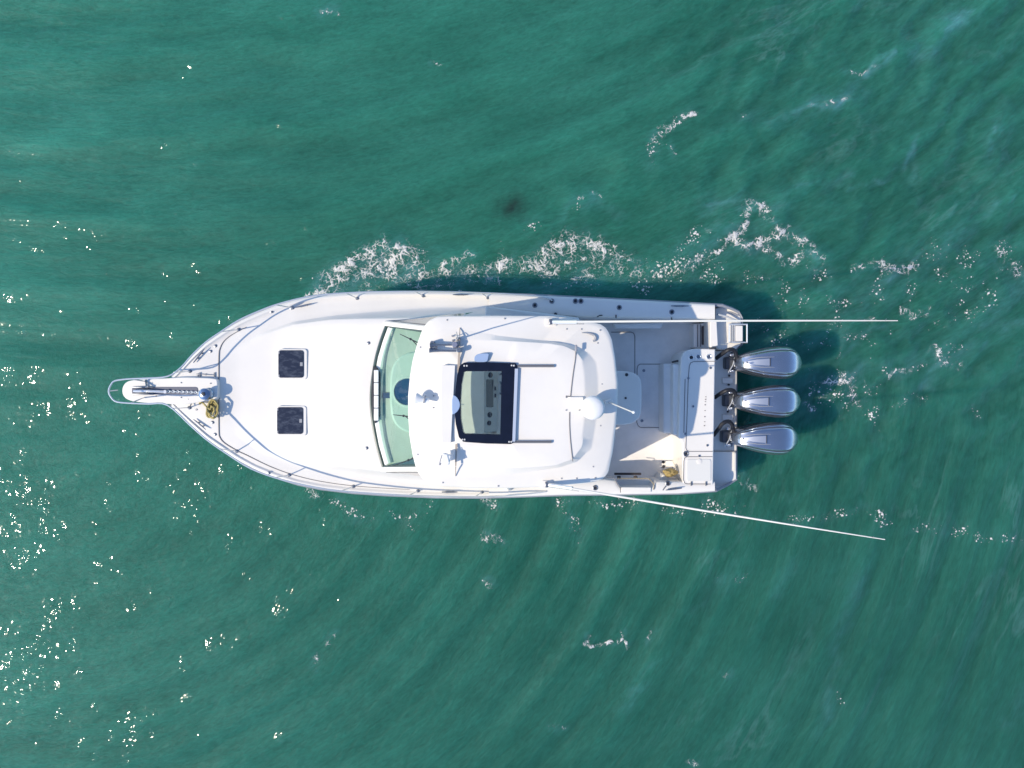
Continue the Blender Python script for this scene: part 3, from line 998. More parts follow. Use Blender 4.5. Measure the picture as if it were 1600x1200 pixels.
# ---- guard rail
def rails():
    L = [(170, 611), (173, 619.5), (182, 627.5), (205, 630), (232, 631), (262, 633), (298, 665), (322, 686), (348, 704.5), (392, 732), (441, 749.5), (500, 762.5), (550, 768.5), (640, 774), (752, 776), (815, 772), (853, 768)]
    T = [(173, 602), (180, 595), (202, 592), (227, 591), (262, 588), (283, 574), (300, 555), (322, 534.5), (345, 518.5), (372, 501), (400, 488), (430, 476.5), (465, 467), (500, 461), (550, 457.2), (600, 455.8), (660, 455.5), (748, 457.5), (800, 460), (850, 464.5), (863, 470)]
    hgt = [(170, 0.52), (262, 0.50), (450, 0.36), (560, 0.26), (660, 0.20), (760, 0.17), (830, 0.12), (853, 0.03), (870, 0.02)]
    def pt(x, y):
        return P(x, y, zs(max(x, 262)) + 0.03 + lerp_tab(hgt, x))
    pts = [pt(*p) for p in T[::-1] + L]
    r = MB().tube(pts, 0.0155, 8, smooth=4).build('guard_rail', M['steel'], boat)
    feet = [(297, 580, 272, 582), (373, 515, 345, 518.5), (457, 481, 430, 476.5), (558, 466, 540, 458), (661, 462, 648, 455.5), (762, 465, 752, 457.7),
            (296, 637, 268, 638), (370, 705, 344, 701), (452, 742, 430, 746), (552, 760, 534, 766.5), (653, 767, 638, 774), (753, 769, 742, 776)]
    for fx, fy, tx, ty in feet:
        a = Vector(D(fx, fy, 0.0))
        b = Vector(pt(tx, ty))
        m = MB().tube([a, a + (b - a) * 0.5 + Vector((0, 0, .02)), b], 0.011, 8)
        s = m.build('stanchion', M['steel'], r)
        MB().lathe(a, [(0.034, -0.012), (0.034, 0.01), (0.018, 0.022)], 12).build('foot_plate', M['dullsteel'], r)
    for a, b in (((227, 596), (205, 592)), ((226, 621), (203, 630))):
        MB().tube([P(a[0], a[1], 2.09), P(*b, pt(*b)[2])], 0.011, 8).build('stanchion', M['steel'], r)
    MB().tube([P(184, 609.5, 2.5), pt(170, 611)], 0.010, 6).build('light_bracket', M['pole'], r)
rails()

# ---- foredeck hatches
for (x0, y0, x1, y1) in ((433.5, 545, 480, 593), (431.5, 634, 479, 681)):
    cx, cy = (x0 + x1) / 2, (y0 + y1) / 2
    z = dz(cx, cy)
    h = MB().prism(PP(rrect(x0, y0, x1, y1, 5), z + 0.045), z - 0.03).build('deck_hatch', M['gel'], boat, bevel=0.012, seg=3)
    MB().prism(PP(rrect(x0 + 1.2, y0 + 2.2, x1 - 5.5, y1 - 2.8, 4), z + 0.056), z + 0.03).build('pane', M['hatchglass'], h, bevel=0.005)
    for q in (0.12, 0.88):
        c = P(x0 + 2.4, y0 + (y1 - y0) * q, z + 0.06)
        MB().box(c, (0.025, 0.05, 0.012)).build('hinge', M['grayplas'], h, bevel=0.003)
    c = P(x1 - 9, cy, z + 0.06)
    MB().box(c, (0.05, 0.07, 0.008)).build('latch', M['grayplas'], h, bevel=0.003)

# ---- dash and windscreen
ZD = 2.20
def windscreen():
    front = [(604.5, 508), (596, 531), (588.5, 557), (583.5, 584), (580.5, 611), (580.5, 637), (583.5, 664), (590, 697), (599, 729.5)]
    rear_z = 3.20
    rear = [(662, 517), (654, 540), (648, 565), (645, 590), (643, 612), (643, 637), (645, 664), (649, 697), (655, 729.5)]
    lo = [P(x, y, dz(x, y) + 0.03) for x, y in front]
    # roof-side edge: under the front of the hardtop
    hi = [P(x + 12, y + (625 - y) * 0.02, rear_z) for x, y in rear]
    fr = MB().tube(lo, 0.032, 8, smooth=4)
    fr.tube([lo[0], hi[0]], 0.03, 8)
    fr.tube([lo[-1], hi[-1]], 0.03, 8)
    fr.tube(hi, 0.03, 8, smooth=3)
    w = fr.build('windscreen', mat('windscreen gasket', (0.05, 0.085, 0.085), 0.35), boat)
    rows = [[tuple(Vector(a).lerp(Vector(b), t)) for a, b in zip(catmull(lo, 3), catmull(hi, 3))] for t in (0, .5, 1)]
    MB().grid(rows).build('glass_pane', M['glassgreen'], w, recalc=False)
    # side panes and white posts
    for s, lo1, lo2, hi2 in ((0, (608, 502.5), (720, 494), (716, 499)), (1, (604, 737), (720, 745), (716, 741))):
        a = P(*lo1, dz(*lo1) + .02); b = P(*lo2, dz(*lo2) + .02)
        hi_e = hi[0] if s == 0 else hi[-1]
        sy = 0.11 if s == 0 else -0.11
        c = (hi_e[0] + 0.02, hi_e[1] + sy, hi_e[2]); d = (b[0] + 0.3, b[1] - sy * 0.4, 3.2)
        MB().add([a, b, d, c], [(0, 1, 2, 3)]).build('side_pane', M['glassgreen'], w, recalc=False)
        MB().tube([a, c], 0.018, 8).build('side_gasket', M['seam'], w)
        MB().tube([a, b], 0.016, 8).build('sill_gasket', M['seam'], w)
        p0 = lo[0] if s == 0 else lo[-1]
        q = Vector(p0) * .5 + Vector(a) * .5
        q2 = Vector(hi_e) * .5 + Vector(c) * .5
        MB().tube([q - Vector((0.05, 0, .02)), q2], 0.052, 10).build('screen_post', M['gel'], w)
    # wipers, resting on the outside of the glass
    for (a, b, tb, ta) in (((652, 535), (625, 522), .80, .45), ((641, 651), (614, 648), .80, .42), ((654, 713), (614, 728), .80, .3)):
        pa, pb = [], []
        def on_glass(px, py):
            z = 2.3
            for _ in range(30):   # march to the glass plane
                X, Y, _z = P(px, py, z)
                # interpolate front / rear x at this y
                xl = np.interp(-Y, [-p[1] for p in lo], [p[0] for p in lo])
                xh = np.interp(-Y, [-p[1] for p in hi], [p[0] for p in hi])
                zl = np.interp(-Y, [-p[1] for p in lo], [p[2] for p in lo])
                zt = zl + (rear_z - zl) * (X - xl) / (xh - xl)
                z = z + 0.6 * (zt - z)
            return Vector(P(px, py, z + 0.03))
        A, B = on_glass(*a), on_glass(*b)
        wi = MB().tube([A, A.lerp(B, .45), B], [0.010, 0.010, 0.006], 6).build('wiper', M['dark'], w)
        Q = on_glass(a[0] + 2, a[1] + (7 if a[1] < 700 else -6))
        MB().tube([A.lerp(B, .3), Q], 0.008, 6).build('wiper_arm', M['dark'], wi)
        MB().lathe(A.lerp(B, .38), [(0.022, -.01), (0.022, .012), (.01, .02)], 10).build('wiper_hub', M['dark'], wi)
    return w
windscreen()

def dash():
    o = [(606, 511), (598, 533), (590.5, 558), (585.5, 585), (583, 611), (583, 637), (586, 664), (592, 696), (601, 727), (690, 730), (756, 728), (757, 672), (757, 580), (756, 512), (690, 509)]
    zt = 2.24
    d = MB().prism(PP(o, zt), 2.0).build('dashboard', M['dash'], boat, bevel=0.012)
    rim = [(606, 512), (598, 534), (591, 559), (586.2, 586), (583.6, 611), (583.6, 637), (586.6, 664), (592.5, 695), (601.5, 726)]
    inn = [(617, 513), (610, 534), (604, 556), (601, 585), (600, 611), (600, 637), (601.5, 662), (606, 692), (614, 722)]
    def band(za, zb):
        rows = []
        for z, k in ((zt - .01, 0), (zt + za, 0.15), (zt + za, .7), (zt - .01, 1.0)):
            rows.append([P(a[0] + (b[0] - a[0]) * k, a[1] + (b[1] - a[1]) * k, z) for a, b in zip(catmull_px(rim, 3), catmull_px(inn, 3))])
        return rows
    MB().grid(band(0.05, 0)).build('dash_edge', M['dashlight'], d)
    # raised binnacle with a round lens
    b = chaikin([(645, 548), (626, 555), (612, 571), (608, 600), (609, 640), (614, 660), (626, 672), (648, 680), (700, 676), (700, 552)], 2)
    bb = MB().prism(PP(b, zt + 0.07), zt - 0.02).build('binnacle', mat('binnacle', (0.71, 0.75, 0.72), 0.45), d, bevel=0.04, seg=4)
    c = P(637, 612, zt + 0.07)
    MB().lathe(c, [(0.285, -.01), (.28, .018), (.25, .022), (.245, .004)], 36).build('lens_rim', M['dashlight'], bb)
    MB().lathe((c[0], c[1], c[2] - .004), [(0.246, 0.0), (.24, .012), (.1, .018)], 36).build('lens', M['lens'], bb)
    # slotted vent at the foot of the screen
    vo = [(583, 572), (589, 574), (593.5, 582), (594, 615), (593, 650), (589.5, 658), (585, 662), (581.5, 640), (580.5, 611), (581, 592)]
    v = MB().prism(PP(vo, 2.33), 2.2).build('vent', M['dark'], d, bevel=0.008)
    for k in range(4):
        y0 = 578 + k * 20
        MB().prism(PP(rrect(584.2, y0, 591.5, y0 + 19.2, 1.2), 2.352), 2.31).build('vent_slat', M['dashlight'], v, bevel=0.01)
    shade = [(595, 574), (601, 585), (601, 646), (594, 661), (591, 640), (591, 590)]
    MB().prism(PP(shade, zt + 0.012), zt - 0.02).build('vent_shadow', mat('vent shadow teal', (0.16, 0.34, 0.38), 0.5), d)  # teal patch paints the shadow of the vent on the dash
    MB().box(P(604, 618, zt + .025), (0.13, 0.1, 0.03)).build('vent_latch', M['lens'], d, bevel=0.006)
    # helm panel facing aft with screens and gauges
    hp = MB()
    a = [P(757, 578, zt), P(757, 676, zt), P(777, 674, zt - 0.22), P(777, 580, zt - .22)]
    hp.add(a + [(p[0], p[1], 1.2) for p in a], [(0, 1, 2, 3), (4, 7, 6, 5), (0, 4, 5, 1), (1, 5, 6, 2), (2, 6, 7, 3), (3, 7, 4, 0)])
    h = hp.build('helm_panel', mat('helm panel grey', (0.42, 0.45, 0.44), 0.4), boat, bevel=0.01)
    def onp(x, y, up=0.012):
        t = (x - 757) / 20.0
        return P(x, y, zt - 0.22 * t + up)
    MB().add([onp(760.5, 593), onp(760.5, 636), onp(771, 636), onp(771, 593)] + [onp(760.5, 593, -.02), onp(760.5, 636, -.02), onp(771, 636, -.02), onp(771, 593, -.02)],
             [(0, 1, 2, 3), (7, 6, 5, 4), (0, 4, 5, 1), (1, 5, 6, 2), (2, 6, 7, 3), (3, 7, 4, 0)]).build('display_screen', M['screen'], h)
    rot = Matrix.Rotation(math.radians(40), 3, 'Y')
    for gx, gy, r in ((766, 586, .05), (765, 648, .05), (764, 661, .045)):
        MB().lathe(onp(gx, gy, 0), [(r, -.01), (r, .014), (r * .8, .02)], 18, rot=rot).build('gauge', M['screen'], h)
    for y in (607, 618):
        MB().box(onp(774, y), (0.03, .07, .02)).build('switch_bank', M['dark'], h)
    MB().prism(PP(rrect(775, 577, 786, 682, 2), 1.93), 1.85).build('helm_ledge', M['dashlight'], h, bevel=.01)
    # steering wheel
    c = Vector(P(783, 600, 1.98))
    ring = [c + Vector((0.05 * math.cos(t), 0.19 * math.sin(t), 0.14 * math.cos(t))) for t in np.linspace(0, 2 * math.pi, 25)[:-1]]
    sw = MB().tube(ring, 0.014, 8, closed=True)
    for t in (0.5, 2.6, 4.7):
        sw.tube([c, c + Vector((0.05 * math.cos(t), 0.19 * math.sin(t), 0.14 * math.cos(t)))], 0.011, 6)
    sw.build('steering_wheel', M['dullsteel'], h)
dash()

# ---- hardtop
HC = (760, 627)
HT_OUT = [(700, 493.3), (684, 494.3), (670, 501), (661, 512), (652, 537), (645, 562), (640.5, 588), (637.8, 618), (637.6, 645), (640, 682), (645, 712), (651, 735), (659, 746.5), (672, 755), (694, 760), (740, 762.5), (800, 762.5), (850, 761), (900, 757), (928, 753),
          (941, 748.5), (950, 740), (957.5, 706), (962.5, 665), (964.8, 630), (965.3, 598), (961.5, 560), (956, 530), (948, 513), (938, 506.5), (920, 502.5), (890, 497), (860, 494), (780, 493.3)]
HT_S0 = [(690, 512), (668, 530), (656, 560), (650, 600), (649, 650), (654, 700), (664, 732), (690, 746), (760, 748), (840, 737), (876, 731), (905, 722), (926, 701), (933, 660), (936.5, 620), (936.5, 590), (933, 565), (918, 547), (890, 536.5), (860, 532.5), (780, 523), (730, 515)]
HT_S1 = [(692, 532), (680, 548), (672, 570), (668, 605), (668, 650), (672, 695), (682, 718), (700, 727), (760, 730), (840, 728), (868, 726), (893, 716), (906, 697), (910, 660), (911.5, 620), (911, 590), (908, 566), (897, 550), (880, 541.5), (860, 537.5), (780, 534), (730, 532)]
SR_IN = [(725, 580), (784, 580), (781.5, 679), (724, 677.5), (720, 655), (719.5, 627), (721, 600)]
SR_OUT = [(724, 566.5), (765, 566), (808.5, 567.5), (806, 630), (802.5, 694), (760, 693), (724, 690.5), (717, 683), (712, 662), (710, 640), (711.5, 610), (714.5, 585), (718, 572)]
ZH = 3.28
def hardtop():
    n = 180
    o = polar(HT_OUT, HC, n); s0 = polar(HT_S0, HC, n); s1 = polar(HT_S1, HC, n); hin = polar(SR_IN, HC, n)
    def lift(pts, z):
        return [P(a, b, z) for a, b in pts]
    def mixp(a, b, k):
        return [(p[0] + (q[0] - p[0]) * k, p[1] + (q[1] - p[1]) * k) for p, q in zip(a, b)]
    R_ = []
    e = lift(o, ZH - 0.035)
    under = [(p[0] * 0.985, p[1] * 0.975 - 0.006, ZH - 0.11) for p in e]
    R_.append(under)
    R_.append([(p[0] * 0.998, p[1] * 0.998, ZH - 0.075) for p in e])
    R_.append(e)
    R_.append(lift(mixp(o, s0, 0.06), ZH - 0.012))
    R_.append(lift(mixp(o, s0, 0.16), ZH))
    R_.append(lift(s0, ZH + 0.015))
    def rise(pts, k):
        return [P(a, b, ZH + 0.015 + k * (0.035 + 0.108 * sstep(690, 870, a))) for a, b in pts]
    R_.append(rise(mixp(s0, s1, 0.16), .05))
    R_.append(rise(mixp(s0, s1, 0.82), .95))
    R_.append(rise(s1, 1.0))
    for q in (.25, .5, .75):
        R_.append([P(a, b, ZH + 0.05 + 0.108 * sstep(690, 870, a) * (1 - sstep(0, 1, q)) + .12 * sstep(0, 1, q) + .0 ) if a < 800 else P(a, b, ZH + .158 + .012 * q) for a, b in mixp(s1, hin, q)])
    top_in = lift(hin, ZH + 0.17)
    R_.append(top_in)
    R_.append([(p[0], p[1], ZH - 0.03) for p in top_in])
    ht = MB().rings(R_, close=True).build('hardtop', M['gel'], boat, ang=28)
    # sunroof
    zt = ZH + 0.205
    fo = polar(SR_OUT, HC, 96); fi = polar(SR_IN, HC, 96)
    a = lift(fo, zt); b = lift(fi, zt)
    a0 = [(p[0], p[1], ZH + 0.155) for p in a]; b0 = [(p[0], p[1], ZH + 0.10) for p in b]
    sr = MB().rings([a0, a, b, b0], close=True).build('sunroof', M['navy'], boat, ang=30)
    MB().prism([(p[0], p[1], ZH + 0.13) for p in b], ZH + 0.118).build('roof_pane', M['glassroof'], sr)
    for y0, x0, x1 in ((571.8, 809, 866), (690.5, 803, 862)):
        MB().prism(PP(rrect(x0, y0 - 2.2, x1, y0 + 2.2, 0.6), zt - 0.004), ZH + 0.15).build('slide_rail', M['grayplas'], sr, bevel=.004)
        MB().tube([P(x0, y0, zt), P(x1 - 1, y0, zt)], 0.008, 5).build('rail_groove', M['dark'], sr)
    MB().add(PP([(804.5, 576), (809.5, 576), (805, 690), (800.5, 690)], zt + .012) + PP([(804.5, 576), (809.5, 576), (805, 690), (800.5, 690)], zt - .03),
             [(0, 1, 2, 3), (7, 6, 5, 4), (0, 4, 5, 1), (1, 5, 6, 2), (2, 6, 7, 3), (3, 7, 4, 0)]).build('rear_strip', mat('pale strip', (0.45, 0.50, 0.60), .3), sr)
    for x, y in ((725.5, 571.5), (729.5, 571.5), (799.5, 571), (803, 571.2), (722.5, 686.8), (726, 686.8), (795.5, 690.3), (799, 690.3)):
        MB().lathe(P(x, y, zt), [(0.015, -.01), (.015, .004), (.008, .007)], 10).build('frame_screw', M['pole'], sr)
    # front lip ahead of the sunroof
    MB().prism(PP([(690, 570.5), (711.5, 570.5), (708, 632), (704.8, 692), (690, 692), (688, 632)], ZH + 0.20), ZH + .12).build('sunroof_lip', M['gel'], ht, bevel=.008)
    # raised blue pieces standing in for shadows beside the sunroof
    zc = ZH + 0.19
    MB().prism(PP(chaikin([(741, 566), (741, 558), (745, 553.5), (753, 552), (764.5, 552), (763, 559), (761, 566.5)], 1), zc), ZH + .15).build('blue_shadow_patch', M['shadowblue'], ht, bevel=.006)
    MB().prism(PP(chaikin([(706.5, 617), (713, 619), (718, 627), (719, 634), (716, 642), (709, 647.5), (706, 647)], 1), zc + .03), ZH + .15).build('blue_shadow_patch', M['shadowblue'], ht, bevel=.006)
    # tan tapered strips along the crease across the roof
    for (x0, y0, x1, y1, w0, w1, zz) in ((718.5, 512, 718, 532, .8, 1.6, (ZH + .022, ZH + .166)), (718, 533, 716.5, 580, 2, 4.5, (ZH + .166, ZH + .17)), (713, 694, 712, 728, 3.2, 2, (ZH + .17, ZH + .166)), (712, 729, 711.5, 744, 1.6, .8, (ZH + .166, ZH + .03))):
        za, zb = zz
        t = [P(x0 - w0 / 2, y0, za + .006), P(x0 + w0 / 2, y0, za + .006), P(x1 + w1 / 2, y1, zb + .006), P(x1 - w1 / 2, y1, zb + .006)]
        MB().add(t + [(p[0], p[1], p[2] - .02) for p in t], [(0, 1, 2, 3), (7, 6, 5, 4), (0, 4, 5, 1), (1, 5, 6, 2), (2, 6, 7, 3), (3, 7, 4, 0)]).build('roof_crease', M['tanstrip'], ht)
    # thin seams of the aft panel
    for line in (((900, 541.5), (899, 560), (896, 580), (893.5, 600), (891.5, 619)), ((890, 644), (890, 665), (891.5, 690), (895, 721))):
        MB().tube([P(a, b, ZH + .163) for a, b in line], 0.009, 5, smooth=3).build('panel_seam', M['seam'], ht)
    MB().box(P(900, 544, ZH + .16), (0.04, 0.11, .04)).build('seam_cap', M['grayplas'], ht, bevel=.01)
    MB().tube([P(884, 619, ZH + .165), P(907, 621.5, ZH + .165)], .009, 5).build('panel_seam', M['seam'], ht)
    # bolt heads round the edge
    zb = ZH + 0.006
    for x, y in ((788.5, 497.8), (885.5, 514), (908.5, 514.2), (937.5, 516), (934, 536), (940.7, 600), (938.5, 665), (927, 729), (877.5, 747.5), (901, 747.5), (930, 747), (778.5, 759.5), (692, 754), (698.5, 500), (657, 542.5), (653, 710)):
        MB().lathe(P(x, y, zb), [(0.014, -.03), (.014, .006), (.008, .01)], 8).build('bolt', M['grayplas'], ht)
    # curled grab handle
    g = [(909, 520), (916, 520), (923, 521.5), (928.5, 524), (930.5, 528), (929.5, 531.5), (926.5, 533)]
    MB().tube([P(a, b, ZH + .03) for a, b in g], [0.006, .012, .02, .026, .024, .014], 8, smooth=3).build('grab_handle', M['grayplas'], ht)
    # wide side panels added to shade the cockpit floor, then the roof pillars
    for (xa, xb_, y, xc, xd, yb, th) in ((800, 908, 512, 790, 892, 494, .05), (792, 908, 747, 780, 892, 757, -.05)):
        v = [P(xa, y, ZH - .06), P(xb_, y, ZH - .06), P(xd, yb, 1.44), P(xc, yb, 1.44)]
        v += [(p[0], p[1] - th, p[2]) for p in v]
        MB().add(v, [(0, 1, 2, 3), (7, 6, 5, 4), (0, 4, 5, 1), (1, 5, 6, 2), (2, 6, 7, 3), (3, 7, 4, 0)]).build('roof_shade_panel', M['gel'], ht, bevel=.015)
    for (x, y, xb, yb) in ((790, 512, 800, 492), (785, 746, 796, 764)):
        a = P(x, y, ZH - .06); b = P(xb, yb, zs(xb) - .02)
        MB().tube([a, b], 0.045, 10).build('roof_pillar', M['gel'], ht)
    return ht
ht = hardtop()
ZR = ZH + 0.17       # raised roof panel

# ---- things bolted on the roof
# radar
rc = P(926, 637, ZR + 0.06)
rd = MB().lathe(P(925.5, 636.8, ZR + 0.05), [(0.12, -0.10), (0.12, 0.0), (0.185, 0.03), (0.198, 0.08), (0.192, 0.14), (0.15, 0.185), (0.08, 0.203), (0.02, 0.208)], 40).build('radar_dome', M['radar'], boat, ang=60)
MB().prism(PP(rrect(890, 620, 912, 639, 2), ZR + .03), ZR - .03).build('radar_bracket', M['gel'], rd, bevel=.01)
for x, y in ((884.5, 641), (905, 641), (884.5, 621)):
    MB().lathe(P(x, y, ZR), [(.012, -.01), (.012, .006), (.006, .01)], 8).build('bolt', M['grayplas'], rd)
ml = MB().tube([P(948, 628, ZH + .02), P(953, 629, ZH + .16), P(989, 644, ZH + 0.85)], 0.012, 8).build('mast_light', M['pole'], boat)
MB().box(P(951, 627, ZH + .06), (0.13, 0.06, .08), rz=.25).build('mast_base', M['gel'], ml, bevel=.012)
MB().lathe(P(989, 644, ZH + .83), [(.02, 0), (.024, .03), (.02, .08), (.01, .09)], 12).build('lamp', M['radar'], ml)
# loudhailer
rot = Vector((-0.95, 0.22, 0.10)).to_track_quat('Z', 'Y').to_matrix()
lh = MB().lathe(P(661, 624.5, ZH + .20), [(.045, -.10), (.05, -.02), (.062, .04), (.085, .10), (.088, .125), (.06, .12), (.03, .04)], 24, rot=rot).build('loudhailer', M['radar'], boat)
MB().tube([P(662, 624.5, ZH + .01), P(662, 624.5, ZH + .17)], .03, 10).build('hailer_foot', M['radar'], lh)
MB().lathe(P(663.5, 624, ZH + .203), [(.066, -.012), (.066, .012)], 20, rot=rot).build('hailer_band', M['grayplas'], lh)
for x, y in ((677.5, 618.5), (677, 637), (693, 616)):
    disc('bolt', x, y, .012, M['grayplas'], lh, z=ZH + .07)
# searchlight
rot = Vector((-0.93, -0.35, 0.05)).to_track_quat('Z', 'Y').to_matrix()
sl = MB().box(P(697, 717, ZR + .10), (0.15, 0.17, 0.13), rz=-0.28 + math.pi * 0).build('searchlight', M['radar'], boat, bevel=.02, seg=3)
MB().box(P(689.5, 718.5, ZR + .10), (0.03, 0.17, 0.12), rz=-.28).build('searchlight_lens', M['grayplas'], sl, bevel=.006)
MB().tube([P(699, 716, ZR - .02), P(699, 716, ZR + .06)], .035, 10).build('searchlight_foot', M['radar'], sl)
MB().tube([P(693, 708.5, ZR + .02), P(698, 708, ZR + .17), P(702, 725, ZR + .17), P(699, 726, ZR + .02)], .010, 6).build('searchlight_yoke', M['steel'], sl)
# twin trumpet horn
hz = ZH + .20
hn = MB()
hn.tube([P(672, 539.5, hz), P(678, 539.3, hz), P(690, 539, hz), P(708, 538.5, hz)], [0.04, 0.026, 0.018, .016], 12)
hn = hn.build('trumpet_horn', M['dullsteel'], boat)
MB().tube([P(671, 547.5, hz), P(678, 547.8, hz), P(690, 548, hz), P(713, 548.5, hz)], [0.04, 0.026, 0.018, .016], 12).build('trumpet', M['dullsteel'], hn)
for x, y in ((676, 535.8), (676, 545)):
    MB().lathe(P(x, y, ZH + .10), [(.035, -.08), (.035, .05), (.03, .09)], 12).build('horn_clamp', M['dullsteel'], hn)
MB().tube([P(682, 540, hz - .03), P(682, 548, hz - .03)], .014, 6).build('horn_bridge', M['dullsteel'], hn)
MB().lathe(P(711, 538.5, ZH + .16), [(.055, -.12), (.055, .05), (.045, .07)], 6).build('horn_compressor', mat('blue grey compressor', (.18, .20, .28), .4), hn)
MB().lathe(P(717, 547, ZH + .19), [(.042, -.12), (.042, .05), (.03, .06)], 12).build('horn_valve', M['dullsteel'], hn)
for x, y in ((707, 525), (707.5, 532), (709.5, 552.5)):
    disc('bolt', x, y, .018, M['grayplas'], hn, z=ZH + .075)
# whip antenna
ab = Vector(P(715.5, 529.5, ZH + .14))
an = MB().tube([ab, ab + Vector((0.02, 0.02, 0.4)), ab + Vector((0.10, 0.0, 1.55))], [0.016, 0.011, 0.006], 8).build('whip_antenna', M['pole'], boat)
MB().box(ab - Vector((0, 0, .05)), (.07, .05, .12)).build('antenna_base', M['dullsteel'], an, bevel=.01)
MB().tube([ab + Vector((-.06, .04, -.04)), ab + Vector((-.02, .07, .02)), ab + Vector((.03, .03, .03))], .008, 6).build('antenna_lever', M['steel'], an)

# ---- outriggers
for (bx, by, tx, ty, tz, py) in ((866, 503, 1403, 501, 6.0, 503), (860, 757.5, 1383, 843, 6.1, 757)):
    a = Vector(P(bx, by, ZH + .06)); b = Vector(P(tx, ty, tz))
    og = MB().tube([a, a.lerp(b, .25) + Vector((0, 0, .05)), a.lerp(b, .5) + Vector((0, 0, .08)), a.lerp(b, .75) + Vector((0, 0, .06)), b], [0.020, 0.018, 0.016, .012, 0.006], 10, smooth=4).build('outrigger', M['pole'], boat)
    MB().prism(PP(rrect(bx - 14, py - 6, bx + 4, py + 6, 2.5), ZH + .03), ZH - .06).build('outrigger_base', M['gel'], og, bevel=.008)
    MB().box(P(bx - 6, py, ZH + .06), (0.05, .09, .09)).build('outrigger_bracket', M['dullsteel'], og, bevel=.01)
    MB().tube([a - Vector((.06, 0, .01)), a.lerp(b, .085)], .034, 10).build('outrigger_sleeve', M['steel'], og)
    MB().tube([a + Vector((0, -.03, -.03)), a.lerp(b, .11) + Vector((0, -.03, -.05))], .009, 6).build('outrigger_strut', M['grayplas'], og)
    for t in (.33, .56, .78, .97):
        c = a.lerp(b, t)
        MB().tube([c, c + Vector((0, 0.02, .045))], .006, 5).build('line_guide', M['dullsteel'], og)

